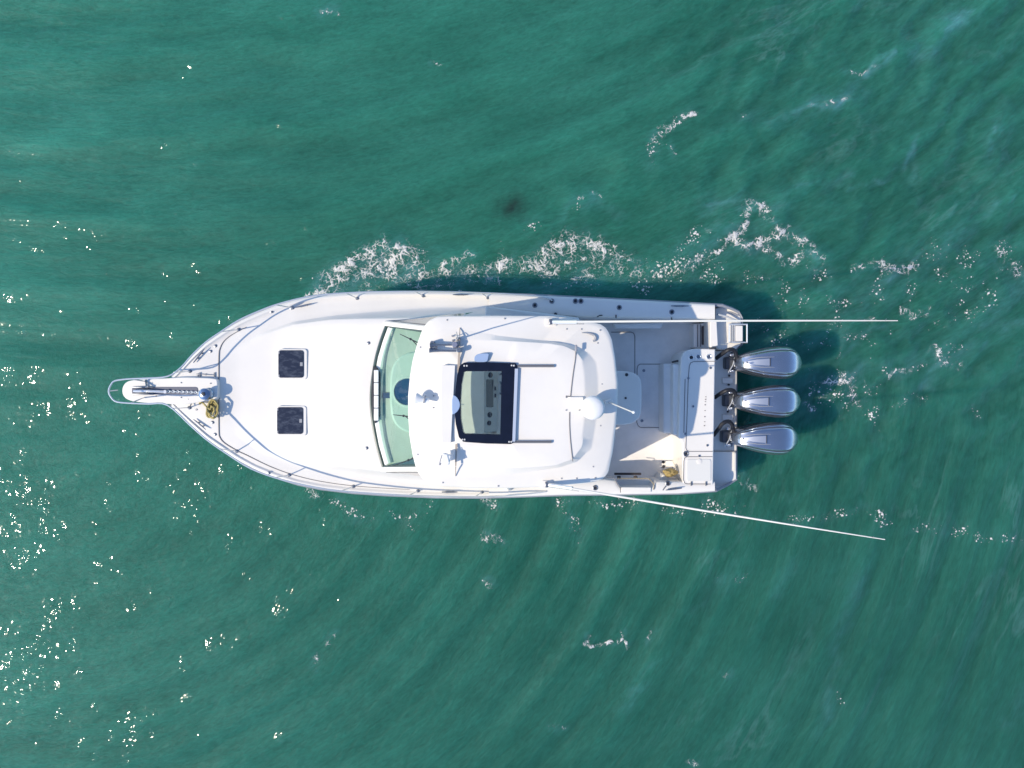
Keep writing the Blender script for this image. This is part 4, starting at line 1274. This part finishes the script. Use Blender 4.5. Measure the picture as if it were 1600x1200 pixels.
# ---- cockpit
ZF = 0.55
ZG = 1.43
def cockpit():
    # sole
    a = P(752, 490, ZG); b = P(1112, 760, ZG)
    fl = MB().box(((a[0] + b[0]) / 2, (a[1] + b[1]) / 2 + .02, ZF - .03), (b[0] - a[0], a[1] - b[1], .06)).build('cockpit_floor', M['sole'], boat)
    # gunwales, top and bottom of the picture
    gi_t = [(1117, 499), (1060, 498), (1000, 497), (940, 496), (880, 494), (820, 491), (764, 487)]
    out_t = [(x, y) for x, y in TOP if 764 <= x <= 1125]
    xs = [764, 800, 830, 870, 900, 940, 960, 1000, 1020, 1060, 1090, 1117]
    def gun(inner, yo, name, sgn):
        rows = [[], [], [], [], [], [], [], []]
        for x in xs:
            o = yo(x); i = inner(x); z = zs(x)
            prof = [(o, z), (o + sgn * 1.2, z + .03), (o + sgn * 4, z + .04), ((o + i) / 2, z + .045), (i - sgn * 3, z + .035), (i - sgn * .8, z + .01), (i, z - .03)]
            for k, (y, zz) in enumerate(prof):
                rows[k].append(P(x, y, zz))
            q = P(x, i, z - .03)
            rows[7].append((q[0], q[1] + (.02 if sgn > 0 else -.02), ZF - .02))
        return MB().grid(rows).build(name, M['gel'], boat, ang=45)
    it = lambda x: float(np.interp(x, [764, 880, 940, 1117], [486, 494, 496.5, 499]))
    def ib(x):
        return float(np.interp(x, [764, 880, 945, 962, 970, 1018, 1026, 1117], [757, 752, 748, 750, 761, 761, 752, 752]))
    xs[:] = sorted(set(xs + [945, 955, 962, 966, 970, 1018, 1022, 1026, 1040]))
    g1 = gun(it, yT, 'gunwale', 1)
    g2 = gun(ib, yB, 'gunwale', -1)
    # rod holders, cleats
    for g, lst in ((g1, ((835.6, 477), (862, 470.5), (899, 470.5), (907.5, 470.5), (967.5, 480.5), (1049.5, 487.5))), (g2, ((930, 762), (1043.5, 755)))):
        for x, y in lst:
            rh = MB().lathe(P(x, y, zs(x) + .04), [(.052, -.02), (.052, .012), (.042, .018), (.034, .016), (.03, -.015)], 18).build('rod_holder', M['dullsteel'], g)
            MB().lathe(P(x, y, zs(x) + .034), [(.03, 0), (.03, .014)], 14).build('rod_holder_cap', M['dark'], rh)
    MB().lathe(P(868, 491, zs(868) + .04), [(.03, -.02), (.03, .02), (.02, .03)], 12).build('fuel_cap', M['dark'], g1)
    cleat(1061, 478.5, 0, z=zs(1061) + .04, s=1.15)
    cleat(1052, 763.5, .12, z=zs(1052) + .04, s=1.05)
    for x, y in ((962.5, 494), (1049.5, 498)):
        MB().tube([P(x, y - 2, zs(x) + .045), P(x, y + 3, zs(x) + .05)], .012, 6).build('snap_hook', M['dark'], g1)
    MB().tube([P(933, 495, 1.49), P(937, 493, 1.53), P(941, 492.5, 1.49)], .010, 6).build('snap_hook', M['dark'], g1)
    MB().tube([P(1035.5, 766, zs(1035) + .04), P(1040.5, 759.5, zs(1040) + .05)], .011, 6).build('door_catch', M['dullsteel'], g2)
    # coaming padding under the far gunwale
    MB().prism(PP([(957, 505), (1038, 503), (1034, 513), (962, 513)], 0.98), .80).build('coaming_bolster', M['vinyl'], boat, bevel=.04, seg=4)
    # side door in the near gunwale
    z0 = zs(990)
    dr = MB().prism(PP([(970.5, 761.5), (1017.5, 761.5), (1017.5, 769), (970.5, 769.5)], z0 + .055), z0 - .1).build('side_door', M['gel'], boat, bevel=.01)
    MB().tube([P(969.5, 769.5, z0 + .05), P(969.5, 763, z0 + .05), P(965, 757, z0 + .05), P(960, 747.5, z0 + .05), P(948, 746.5, z0 + .05)], .009, 5).build('door_seam', M['seam'], dr)
    MB().tube([P(1021, 765, z0 + .05), P(1022, 758, z0 + .05), P(1016, 750, z0 + .03), P(1008, 747.5, z0 - .05), (P(965, 747.5, z0 - .05))], .012, 6, smooth=2).build('door_trim', mat('dull brass trim', (.26, .22, .15), .5), dr)
    MB().prism(PP([(958, 750), (1030, 750), (1030, 764), (958, 764)], 1.02), ZF).build('door_pocket', M['liner'], boat, bevel=.01)
    for sg, pts in ((1, [(758, 478), (800, 483), (850, 489), (905, 496), (905, 512), (758, 512)]), (-1, [(758, 757), (800, 758), (850, 756), (905, 752), (905, 735), (758, 735)])):
        top = [P(a, b, 1.93 - .30 * sstep(758, 905, a)) for a, b in pts]
        MB().prism(top, 1.3).build('cabin_side', M['gel'], boat, bevel=.03, seg=3)
    rack = MB().prism(PP(rrect(960, 738.8, 1002, 742.3, 1), 1.12), 1.08).build('rod_rack', mat('dark brown rack', (.045, .032, .028), .5), boat, bevel=.004)
    for x in (967, 993):
        MB().box(P(x, 745.8, 1.11), (.07, .06, .06)).build('rack_clip', mat('brown clip', (.08, .06, .05), .6), rack, bevel=.01)
    # sole hatches and their joints
    for pts in ([(955, 519), (986, 519), (990, 520.5), (992, 525), (992, 585)], [(1040, 569), (1000, 569), (997, 571), (995.5, 576), (995, 660), (997, 665), (1001, 668), (1040, 668)]):
        MB().tube([P(a, b, ZF + .004) for a, b in pts], .008, 5).build('floor_hatch_joint', M['seam'], fl)
    for x, y in ((1006, 579), (1003, 657.5)):
        MB().lathe(P(x, y, ZF + .002), [(.03, -.01), (.03, .006), (.02, .008)], 12).build('hatch_latch', M['dullsteel'], fl)
    for x, y in ((1082, 510), (1081, 540), (1036.5, 722), (1036.5, 729)):
        MB().lathe(P(x, y, ZF + .01), [(.03, -.02), (.03, .012), (.02, .018)], 12).build('floor_fitting', M['dark'], fl)
    # bait station behind the helm
    bs = MB().prism(PP(chaikin([(905, 578), (975, 579), (990, 582), (999, 588), (1003, 598), (1003, 640), (999, 654), (990, 661), (978, 664), (965, 664), (905, 662)], 2), 1.36), ZF).build('bait_station', M['gel'], boat, bevel=.03, seg=3)
    for x, y, r in ((979, 585.5, .032), (977.5, 622, .022)):
        MB().lathe(P(x, y, 1.36), [(r, -.01), (r, .012), (r * .7, .018)], 12).build('lid_latch', M['dark'], bs)
    # helm seats under the roof
    for y0, y1 in ((545, 615), (635, 705)):
        se = MB().prism(PP(rrect(835, y0, 885, y1, 6), 1.55), 0.6).build('helm_seat', M['vinyl'], boat, bevel=.05, seg=3)
        MB().prism(PP(rrect(880, y0, 895, y1, 5), 2.1), 1.4).build('seat_back', M['vinyl'], se, bevel=.04, seg=3)
    return fl
cockpit()

# ---- transom, bench and stern platform
ZT = 1.42
def stern():
    o = [(1118, 545), (1088, 544.5), (1076, 546.5), (1068, 551), (1064, 560), (1062, 600), (1061, 640), (1060, 683), (1063.5, 688), (1066, 692), (1067, 757.5), (1114.5, 757.5)]
    t = MB().prism(PP(o, ZT), ZF - .05).build('transom', M['gel'], boat, bevel=.025, seg=3)
    # passage at the far side
    st = MB().prism(PP([(1084, 506), (1118, 504), (1118, 545), (1084, 543)], 0.86), ZF - .02).build('transom_step', M['liner'], boat, bevel=.01)
    for x in (1090, 1094.5):
        MB().tube([P(x, 507, .868), P(x, 542, .868)], .010, 5).build('step_ridge', M['seam'], st)
    MB().prism(PP(rrect(1096.5, 509.5, 1104, 538.5, 1), .885), .84).build('step_well', mat('brown step well', (.09, .07, .065), .6), st, bevel=.004)
    MB().prism(PP([(1109.5, 500), (1120, 500), (1122, 540), (1109.5, 543)], 1.33), .5).build('transom_door', M['gel'], boat, bevel=.012)
    MB().tube([P(1108, 543.8, ZT), P(1117, 544.3, ZT)], .014, 6).build('transom_latch', M['dark'], t)
    for x, y, c in ((1080, 558.5, 'dark'), (1091, 557.5, 'steel'), (1107.5, 557.5, 'steel')):
        cu = MB().lathe(P(x, y, ZT), [(.055, -.02), (.055, .010), (.045, .014), (.038, .01), (.034, -.01)], 20).build('cup_holder', M['steel'], t)
        MB().lathe(P(x, y, ZT), [(.034, -.01), (.034, .005)], 16).build('cup_well', M['dark' if c == 'dark' else 'dullsteel'], cu)
    for pts in ([(1118, 564.5), (1084, 565), (1079, 567), (1077, 572), (1075.5, 590), (1073.5, 650), (1071.5, 700), (1073.5, 704), (1077, 705.3), (1113.5, 705.3)],
                [(1070.5, 592), (1069.5, 630), (1068.5, 676)],
                [(1113, 713.5), (1073, 713.7), (1069.5, 716), (1068.3, 721), (1067.8, 750), (1069.5, 754.5), (1073, 756), (1110, 756.3)]):
        MB().tube([P(a, b, ZT + .001) for a, b in pts], .008, 5).build('lid_seam', M['seam'], t)
    ld = MB().prism(PP(rrect(1073, 717.5, 1111, 752, 3), ZT + .012), ZT - .05).build('tackle_lid', mat('tackle lid', (.70, .69, .65), .5), t, bevel=.006)
    MB().lathe(P(1092.4, 721, ZT + .01), [(.05, -.01), (.05, .010), (.03, .014)], 16).build('lid_latch', M['gel'], ld)
    for x, y in ((1075.5, 591), (1071, 678), (1083, 635), (1110, 575), (1105, 696), (1092.4, 712.5), (1092.4, 721.5)):
        MB().lathe(P(x, y, ZT + .012), [(.022, -.02), (.022, .006), (.014, .010)], 10).build('lid_button', M['dullsteel'], t)
    for x in (1080, 1103):
        MB().tube([P(x, 752.5, ZT + .02), P(x, 759, ZT + .02)], .012, 6).build('lid_hinge', M['dullsteel'], ld)
    rh = MB().lathe(P(1071.5, 709, ZT), [(.055, -.02), (.055, .014), (.045, .018), (.036, .014), (.03, -.01)], 18).build('rod_holder', M['dullsteel'], t)
    MB().lathe(P(1071.5, 709, ZT), [(.03, -.01), (.03, .008)], 12).build('rod_holder_cap', M['dark'], rh)
    # small name letters along the edge of the lid, too worn to read
    for k, y in enumerate((620, 624, 627.5, 632.5, 641.5, 651, 659, 665)):
        MB().box(P(1102.8 - k * .3, y, ZT + .002), (.025, .012 + .008 * (k % 2), .008)).build('letter_mark', M['seam'], t)
    # folding bench in front of the transom
    be = MB().prism(PP(rrect(1037, 568, 1056, 677, 2), 1.02), ZF).build('bench_seat', M['vinyl'], boat, bevel=.02, seg=3)
    MB().prism(PP(rrect(1052, 569, 1061.5, 680, 2), 1.28), .9).build('bench_back', M['vinyl'], be, bevel=.03, seg=3)
    MB().tube([P(1050, 566, 1.15), P(1058, 564, 1.2), P(1068, 564, 1.25)], .02, 8).build('bench_hinge', M['dark'], be)
    MB().tube([P(1037.5, 575, 1.025), P(1037, 672, 1.025)], .009, 6).build('bench_piping', M['liner'], be)
    # outboard well
    pl = MB().prism(PP([(1114, 548), (1151, 547), (1151, 705), (1113, 705)], .84), -.3).build('outboard_well', M['gel'], boat, bevel=.02)
    p2 = MB().prism(PP([(1112, 705.5), (1151, 705.5), (1151, 749), (1121, 765), (1112, 765)], .90), -.3).build('swim_step', M['gel'], boat, bevel=.02)
    MB().tube([P(1148.5, 708, .93), P(1148.5, 736, .93)], .022, 8).build('step_rail', M['pole'], p2)
    p3 = MB().prism(PP([(1117, 482), (1130, 478.5), (1143, 483.5), (1154, 489), (1158, 496), (1158, 538), (1150, 546), (1122, 546), (1117, 540)], 1.08), -.3).build('boarding_step', M['gel'], boat, bevel=.02)
    MB().tube([P(1121, 491, 1.30), P(1134, 494, 1.25), P(1146, 499, 1.20), P(1156, 503, 1.15)], .02, 8).build('step_handrail', M['pole'], p3)
    MB().prism(PP([(1136, 486.5), (1141, 486.5), (1156, 493), (1152, 494)], 1.10), 1.06).build('step_vent', M['grayplas'], p3)
    for y, h in ((595, 0.05), (652, 0.05)):
        MB().prism(PP(rrect(1129, y - 4.5, 1146, y + 4.5, 1), .90), .8).build('well_block', M['gel'], pl, bevel=.01)
    for y in (564, 624, 684):
        MB().prism(PP(rrect(1139.5, y - 12, 1144.5, y + 14, 1), .858), .82).build('well_slot', M['grayplas'], pl, bevel=.004)
    for x, y in ((1139, 587), (1138.5, 601), (1137, 643), (1136, 658), (1143.5, 552), (1142.5, 577), (1141, 633), (1139, 690)):
        MB().lathe(P(x, y, .845), [(.022, -.01), (.022, .02), (.014, .026)], 8).build('well_bolt', M['dark'], pl)
    # boarding ladder
    za = 1.18
    la = MB().tube(PP([(1139, 507), (1167, 507), (1167, 535), (1139, 535)], za), .022, 8, closed=True).build('boarding_ladder', M['steel'], boat)
    for x in (1142, 1145, 1148):
        MB().tube([P(x, 508, za), P(x, 534.5, za)], .012, 6).build('rung', M['steel'], la)
    MB().prism(PP(rrect(1149.5, 509, 1160.5, 533, 1), za + .01), za - .03).build('ladder_step', M['gel'], la, bevel=.006)
    for x in (1139, 1163):
        MB().tube([P(x, 507, za), P(x, 507, 1.05)], .014, 6).build('ladder_mount', M['steel'], la)
        MB().tube([P(x, 535, za), P(x, 535, 1.05)], .014, 6).build('ladder_mount', M['steel'], la)
stern()

# ---- outboards: one built, two copied
def outboard():
    Lc = 1.245
    W_ = [(0, .075), (.03, .12), (.08, .155), (.18, .20), (.3, .243), (.45, .283), (.6, .307), (.72, .31), (.82, .303), (.89, .277), (.94, .235), (.975, .175), (1, .08)]
    T_ = [(0, .30), (.04, .40), (.1, .46), (.2, .515), (.35, .555), (.55, .575), (.75, .57), (.86, .548), (.93, .50), (.975, .43), (1, .34)]
    def ell(q, k, e):
        return max(0.0, 1 - ((q - .68) / .32) ** k) ** e if q > .68 else 1.0
    def wf(q): return lerp_tab(W_, min(q, .68)) * ell(q, 2.6, .52)
    def tf(q): return lerp_tab(T_, min(q, .55)) * (1 - .40 * max(0.0, (q - .50) / .50) ** 3.0)
    prof = [(.94, 0.0), (1.0, .15), (1.03, .42), (1.01, .62), (.955, .755), (.89, .835), (.83, .875), (.785, .885), (.75, .90), (.715, .945), (.66, .972), (.45, .975), (.22, .994), (0, 1.0)]
    rows = []
    for s in [0, .015, .04, .08, .13, .2, .28, .37, .46, .55, .64, .72, .78, .83, .87, .905, .935, .96, .978, .99, .9975]:
        w, t = max(wf(s), .03), tf(s)
        r = []
        for a, b in prof:
            r.append((s * Lc, w * a, t * b))
        for a, b in prof[-2::-1]:
            r.append((s * Lc, -w * a, t * b))
        rows.append(r)
    n = len(rows[0])
    m = MB().grid(rows)
    base = 0
    m.f.append(tuple(range(n)))
    m.f.append(tuple((len(rows) - 1) * n + k for k in range(n))[::-1])
    o = m.build('outboard_motor', M['cowl'], boat, ang=38)
    def topz(s): return tf(s)
    # intake scoop on top
    def W3(s, y, up): return (s * Lc, y, topz(s) + up)
    v = [W3(.10, 0.012, .0), W3(.10, -.012, .0), W3(.42, -.066, .028), W3(.42, .066, .028), W3(.10, .02, -.04), W3(.10, -.02, -.04), W3(.42, -.076, -.03), W3(.42, .076, -.03)]
    v2 = [W3(.24, .05, .016), W3(.24, -.05, .016), W3(.24, -.06, -.03), W3(.24, .06, -.03)]
    fs = [(0, 1, 9, 8), (8, 9, 2, 3), (0, 8, 11, 4), (8, 3, 7, 11), (1, 5, 10, 9), (9, 10, 6, 2), (2, 6, 7, 3), (0, 4, 5, 1)]
    MB().add(v + v2, fs).build('intake_scoop', M['cowlpanel'], o)
    MB().box(((.43) * Lc, 0, topz(.42) + .004), (.016, .155, .045)).build('intake_slot', M['cowldark'], o)
    for s in (-1, 1):
        for a_, b_, r_ in ((.785, .885, .007), (1.01, .62, .005)):
            MB().tube([(q * Lc, s * wf(q) * a_, tf(q) * b_ + .003) for q in np.linspace(.06, .97, 18)], [.002, r_, r_, r_, r_, .003], 5).build('panel_line', M['cowldark'], o)
        MB().tube([W3(.05, s * .025, -.012), W3(.16, s * .07, -.004), W3(.3, s * .095, -.006), W3(.5, s * .1, -.004)], [.004, .008, .008, .003], 6).build('cowl_crease', M['grayplas'], o)
    MB().lathe(W3(.10, 0, .004), [(.02, -.01), (.02, .008), (.012, .012)], 10).build('flush_cap', M['grayplas'], o)
    # apron, leg, bracket
    rows = []
    for z, k in ((.02, .985), (-.06, .99), (-.20, .90), (-.30, .72)):
        rr = []
        for s in list(np.linspace(.02, .97, 14)):
            rr.append((s * Lc, wf(s) * k, z))
        for s in list(np.linspace(.97, .02, 14)):
            rr.append((s * Lc, -wf(s) * k, z))
        rows.append(rr)
    MB().rings(rows, cap0=True, cap1=True).build('apron', M['cowldark'], o)
    leg = MB().rings([[(.30 + .28 * math.cos(a) * k, .10 * math.sin(a) * k, z) for a in np.linspace(0, 2 * math.pi, 17)[:-1]] for z, k in ((-.28, 1.1), (-.8, .9), (-1.35, .7))], cap0=True, cap1=True)
    leg.build('drive_leg', M['cowl'], o)
    br = MB().box((-.04, 0, -.16), (.20, .24, .30)).build('swivel_bracket', M['cowldark'], o, bevel=.03)
    for y in (-.17, .17):
        MB().box((-.01, y * .95, -.05), (.10, .06, .12)).build('clamp', M['cowlpanel'], o, bevel=.025, seg=3)
    MB().tube([(-.1, -.2, .02), (-.02, -.05, .06), (.04, .16, .05), (.02, .24, .0)], .012, 6).build('steering_link', M['steel'], o)
    return o
ob = outboard()
EZ = 1.02
spots = ((1152.5, 566.5, 0.0), (1150.5, 626.5, -0.004), (1147.0, 684.5, -0.006))
motors = []
for i, (px, py, rz) in enumerate(spots):
    if i == 0:
        o = ob
    else:
        o = ob.copy(); COL.objects.link(o)
        for c in ob.children:
            cc = c.copy(); COL.objects.link(cc); cc.parent = o
    q = P(px, py, EZ + .3)
    o.location = (q[0], q[1], EZ)
    o.rotation_euler = (0, 0, rz)
    motors.append(o)
# black rigging hoses
for pts in ([(1119, 560, .98), (1128, 553, 1.1), (1137, 547, 1.2), (1144, 546, 1.2), (1149, 550, 1.16), (1151, 560, 1.1), (1152, 571, 1.02)],
            [(1117, 621, .98), (1125, 615.5, 1.1), (1134, 610.5, 1.2), (1143, 609.5, 1.2), (1148, 613, 1.15), (1150, 622, 1.08), (1150, 632, 1.0)],
            [(1115, 680, .98), (1122, 671, 1.1), (1129, 662, 1.2), (1137, 658.5, 1.2), (1143, 662, 1.16), (1146, 672, 1.1), (1147, 690, 1.0)]):
    MB().tube([P(p[0], p[1], p[2] + .12) for p in pts], .040, 10, smooth=4).build('rigging_hose', M['rubber'], boat)

# mustard cloth bag on the cockpit edge
def bag():
    c = P(1046, 738, 1.1)
    rng = random.Random(8)
    prof = []
    m = MB()
    rows = []
    n = 20
    for h, r in ((0, .12), (.05, .165), (.11, .15), (.16, .10), (.18, .05)):
        rows.append([(r * 1.25 * math.cos(a) * (1 + .16 * math.sin(3 * a + h * 9)) + rng.uniform(-.008, .008), r * .72 * math.sin(a) * (1 + .14 * math.cos(4 * a + h * 14)), h + .03 * math.sin(5 * a + h * 20) * (1 if h > .04 else 0)) for a in np.linspace(0, 2 * math.pi, n + 1)[:-1]])
    m.rings(rows, cap0=True, cap1=True)
    o = m.build('cloth_bag', M['bag'], ang=80)
    o.location = c
    o.scale = (.72, .72, .72)
    o['label'] = 'crumpled mustard cloth bag in the sunny corner of the cockpit'
    o['category'] = 'bag'
    sh = MB().prism(PP([(1030, 752), (1036, 741), (1044, 745), (1057, 746), (1057, 752)], 1.1), ZF).build('corner_shelf', M['gel'], boat, bevel=.02)
bag()

# ------------------------------------------------------------------ foam
def foam_field():
    st = 0.0100
    xs = np.arange(-4.6, 11.3, st)
    ys = np.arange(-8.3, 8.3, st)
    X, Y = np.meshgrid(xs, ys)
    val = np.full(X.shape, -1.0, np.float32)
    dens = np.zeros(X.shape, np.float32)
    spk = np.zeros(X.shape, np.float32)
    for pts, w, s, sp in STROKES:
        q = W(pts)
        r = 2.1 * w / S0 + 0.3
        x0, x1 = min(a for a, b in q) - r, max(a for a, b in q) + r
        y0, y1 = min(b for a, b in q) - r, max(b for a, b in q) + r
        i0, i1 = np.searchsorted(xs, [x0, x1]); j0, j1 = np.searchsorted(ys, [y0, y1])
        if i1 <= i0 or j1 <= j0:
            continue
        xx, yy = X[j0:j1, i0:i1], Y[j0:j1, i0:i1]
        dd = seg_dist(xx + 0.12 * fbm(xx * 2.6, yy * 2.6, 2, 91), yy + 0.12 * fbm(xx * 2.6, yy * 2.6, 2, 92), q)
        dn = s * np.exp(-(dd / (w / S0)) ** 2)
        for tgt, kk in ((spk, 1.0 if sp else 0.55), (dens, 0.35 if sp else 1.0)):
            tgt[j0:j1, i0:i1] = np.maximum(tgt[j0:j1, i0:i1], dn * kk)
    mk = (dens > 0.06) | (spk > 0.06)
    x, y = X[mk], Y[mk]
    d1, d2 = dens[mk], spk[mk]
    wx, wy = fbm(x * 3.2, y * 3.2, 3, 61), fbm(x * 3.2, y * 3.2, 3, 62)
    big = fbm(x * 2.2, y * 2.2, 3, 65)
    mid = fbm(x * 6.5, y * 6.5, 3, 69)
    fine = fbm(x * 20, y * 20, 3, 66)
    dp = d1 * (0.95 + 1.0 * big)
    v = np.full(x.shape, -1.0)
    for cell, wd, seed, ww in ((0.34, 0.085, 63, 0.16), (0.165, 0.12, 64, 0.10), (0.078, 0.15, 73, 0.05)):
        f1, f2 = worley((x + ww * wx) / cell, (y + ww * wy) / cell, seed)
        wdt = wd * np.clip(dp * 1.15 - 0.10, 0, 1.2) * np.clip(0.9 + 1.3 * mid + 0.4 * fine, 0.1, 1.8)
        v = np.maximum(v, (wdt - (f2 - f1) - 0.012) * cell / 0.165)
    solid = (dp + 0.55 * mid + 0.6 * fine - 1.20) * 0.2
    v = np.maximum(v, solid)
    # separate specks
    for cell, rad, seed in ((0.11, 0.30, 67), (0.058, 0.30, 68)):
        h1, h2 = worley((x + 0.03 * wx) / cell, (y + 0.03 * wy) / cell, seed)
        rr = rad * np.clip(d2 * 1.5 + 1.0 * big + 0.5 * mid - 0.22, 0, 1)
        v = np.maximum(v, (rr - h1 + 0.12 * fine * (rr > 0.05) - 0.03) * cell / 0.11)
    val[mk] = v
    return xs, ys, X, Y, val

def foam():
    xs, ys, X, Y, val = foam_field()
    nx, ny = len(xs), len(ys)
    # keep clear of the hull
    poly = [p for p in TOP] + [(1160, 492), (1160, 545), (1151, 700), (1151, 752)] + BOT[::-1]
    wp = [P(a, b, 1.4)[:2] for a, b in poly]
    ins = np.zeros(X.shape, bool)
    for k in range(len(wp)):
        ax, ay = wp[k]; bx, by = wp[(k + 1) % len(wp)]
        if ay == by: continue
        c = ((ay > Y) != (by > Y)) & (X < (bx - ax) * (Y - ay) / (by - ay) + ax)
        ins ^= c
    face = (val[:-1, :-1] + val[:-1, 1:] + val[1:, 1:] + val[1:, :-1]) * .25 > -0.020
    face &= ~(ins[:-1, :-1])
    J, I = np.nonzero(face)
    idx = np.arange(nx * ny).reshape(ny, nx)
    q = np.stack([idx[J, I], idx[J, I + 1], idx[J + 1, I + 1], idx[J + 1, I]], -1)
    u, inv = np.unique(q.ravel(), return_inverse=True)
    xf, yf, vf = X.ravel()[u], Y.ravel()[u], val.ravel()[u]
    zf = wave(xf, yf) + 0.008 + 0.022 * np.clip(vf * 6, 0, 1) * (0.6 + 0.8 * np.abs(pnoise(xf * 22, yf * 22, 70)))
    me = bpy.data.meshes.new('foam')
    me.vertices.add(len(u))
    me.vertices.foreach_set('co', np.stack([xf, yf, zf], -1).astype(np.float32).ravel())
    me.loops.add(q.size)
    me.loops.foreach_set('vertex_index', inv.ravel().astype(np.int32))
    me.polygons.add(len(q))
    me.polygons.foreach_set('loop_start', np.arange(0, q.size, 4, dtype=np.int32))
    me.polygons.foreach_set('use_smooth', np.ones(len(q), bool))
    me.update(calc_edges=True)
    at = me.attributes.new('thick', 'FLOAT', 'POINT')
    at.data.foreach_set('value', np.clip((vf + 0.020) * 8.0, 0, 1).astype(np.float32))
    m = bpy.data.materials.new('sea foam')
    m.use_nodes = True
    nt = m.node_tree
    b = nt.nodes['Principled BSDF']
    b.inputs['Roughness'].default_value = 0.7
    a = nt.nodes.new('ShaderNodeAttribute'); a.attribute_name = 'thick'
    b.inputs['Base Color'].default_value = (0.68, 0.67, 0.65, 1)
    mr = nt.nodes.new('ShaderNodeMapRange')
    mr.inputs['From Max'].default_value = 0.75
    mr.inputs['To Min'].default_value = 0.03
    mr.inputs['To Max'].default_value = 0.90
    pw = nt.nodes.new('ShaderNodeMath'); pw.operation = 'POWER'; pw.inputs[1].default_value = 1.25
    nt.links.new(a.outputs['Fac'], pw.inputs[0])
    nt.links.new(pw.outputs[0], mr.inputs['Value'])
    nt.links.new(mr.outputs[0], b.inputs['Alpha'])
    me.materials.append(m)
    o = bpy.data.objects.new('foam', me)
    COL.objects.link(o)
    o['kind'] = 'stuff'
    o['label'] = 'white lacy sea foam of the bow wave and wake'
    o['category'] = 'foam'
    print('foam quads', len(q))
foam()
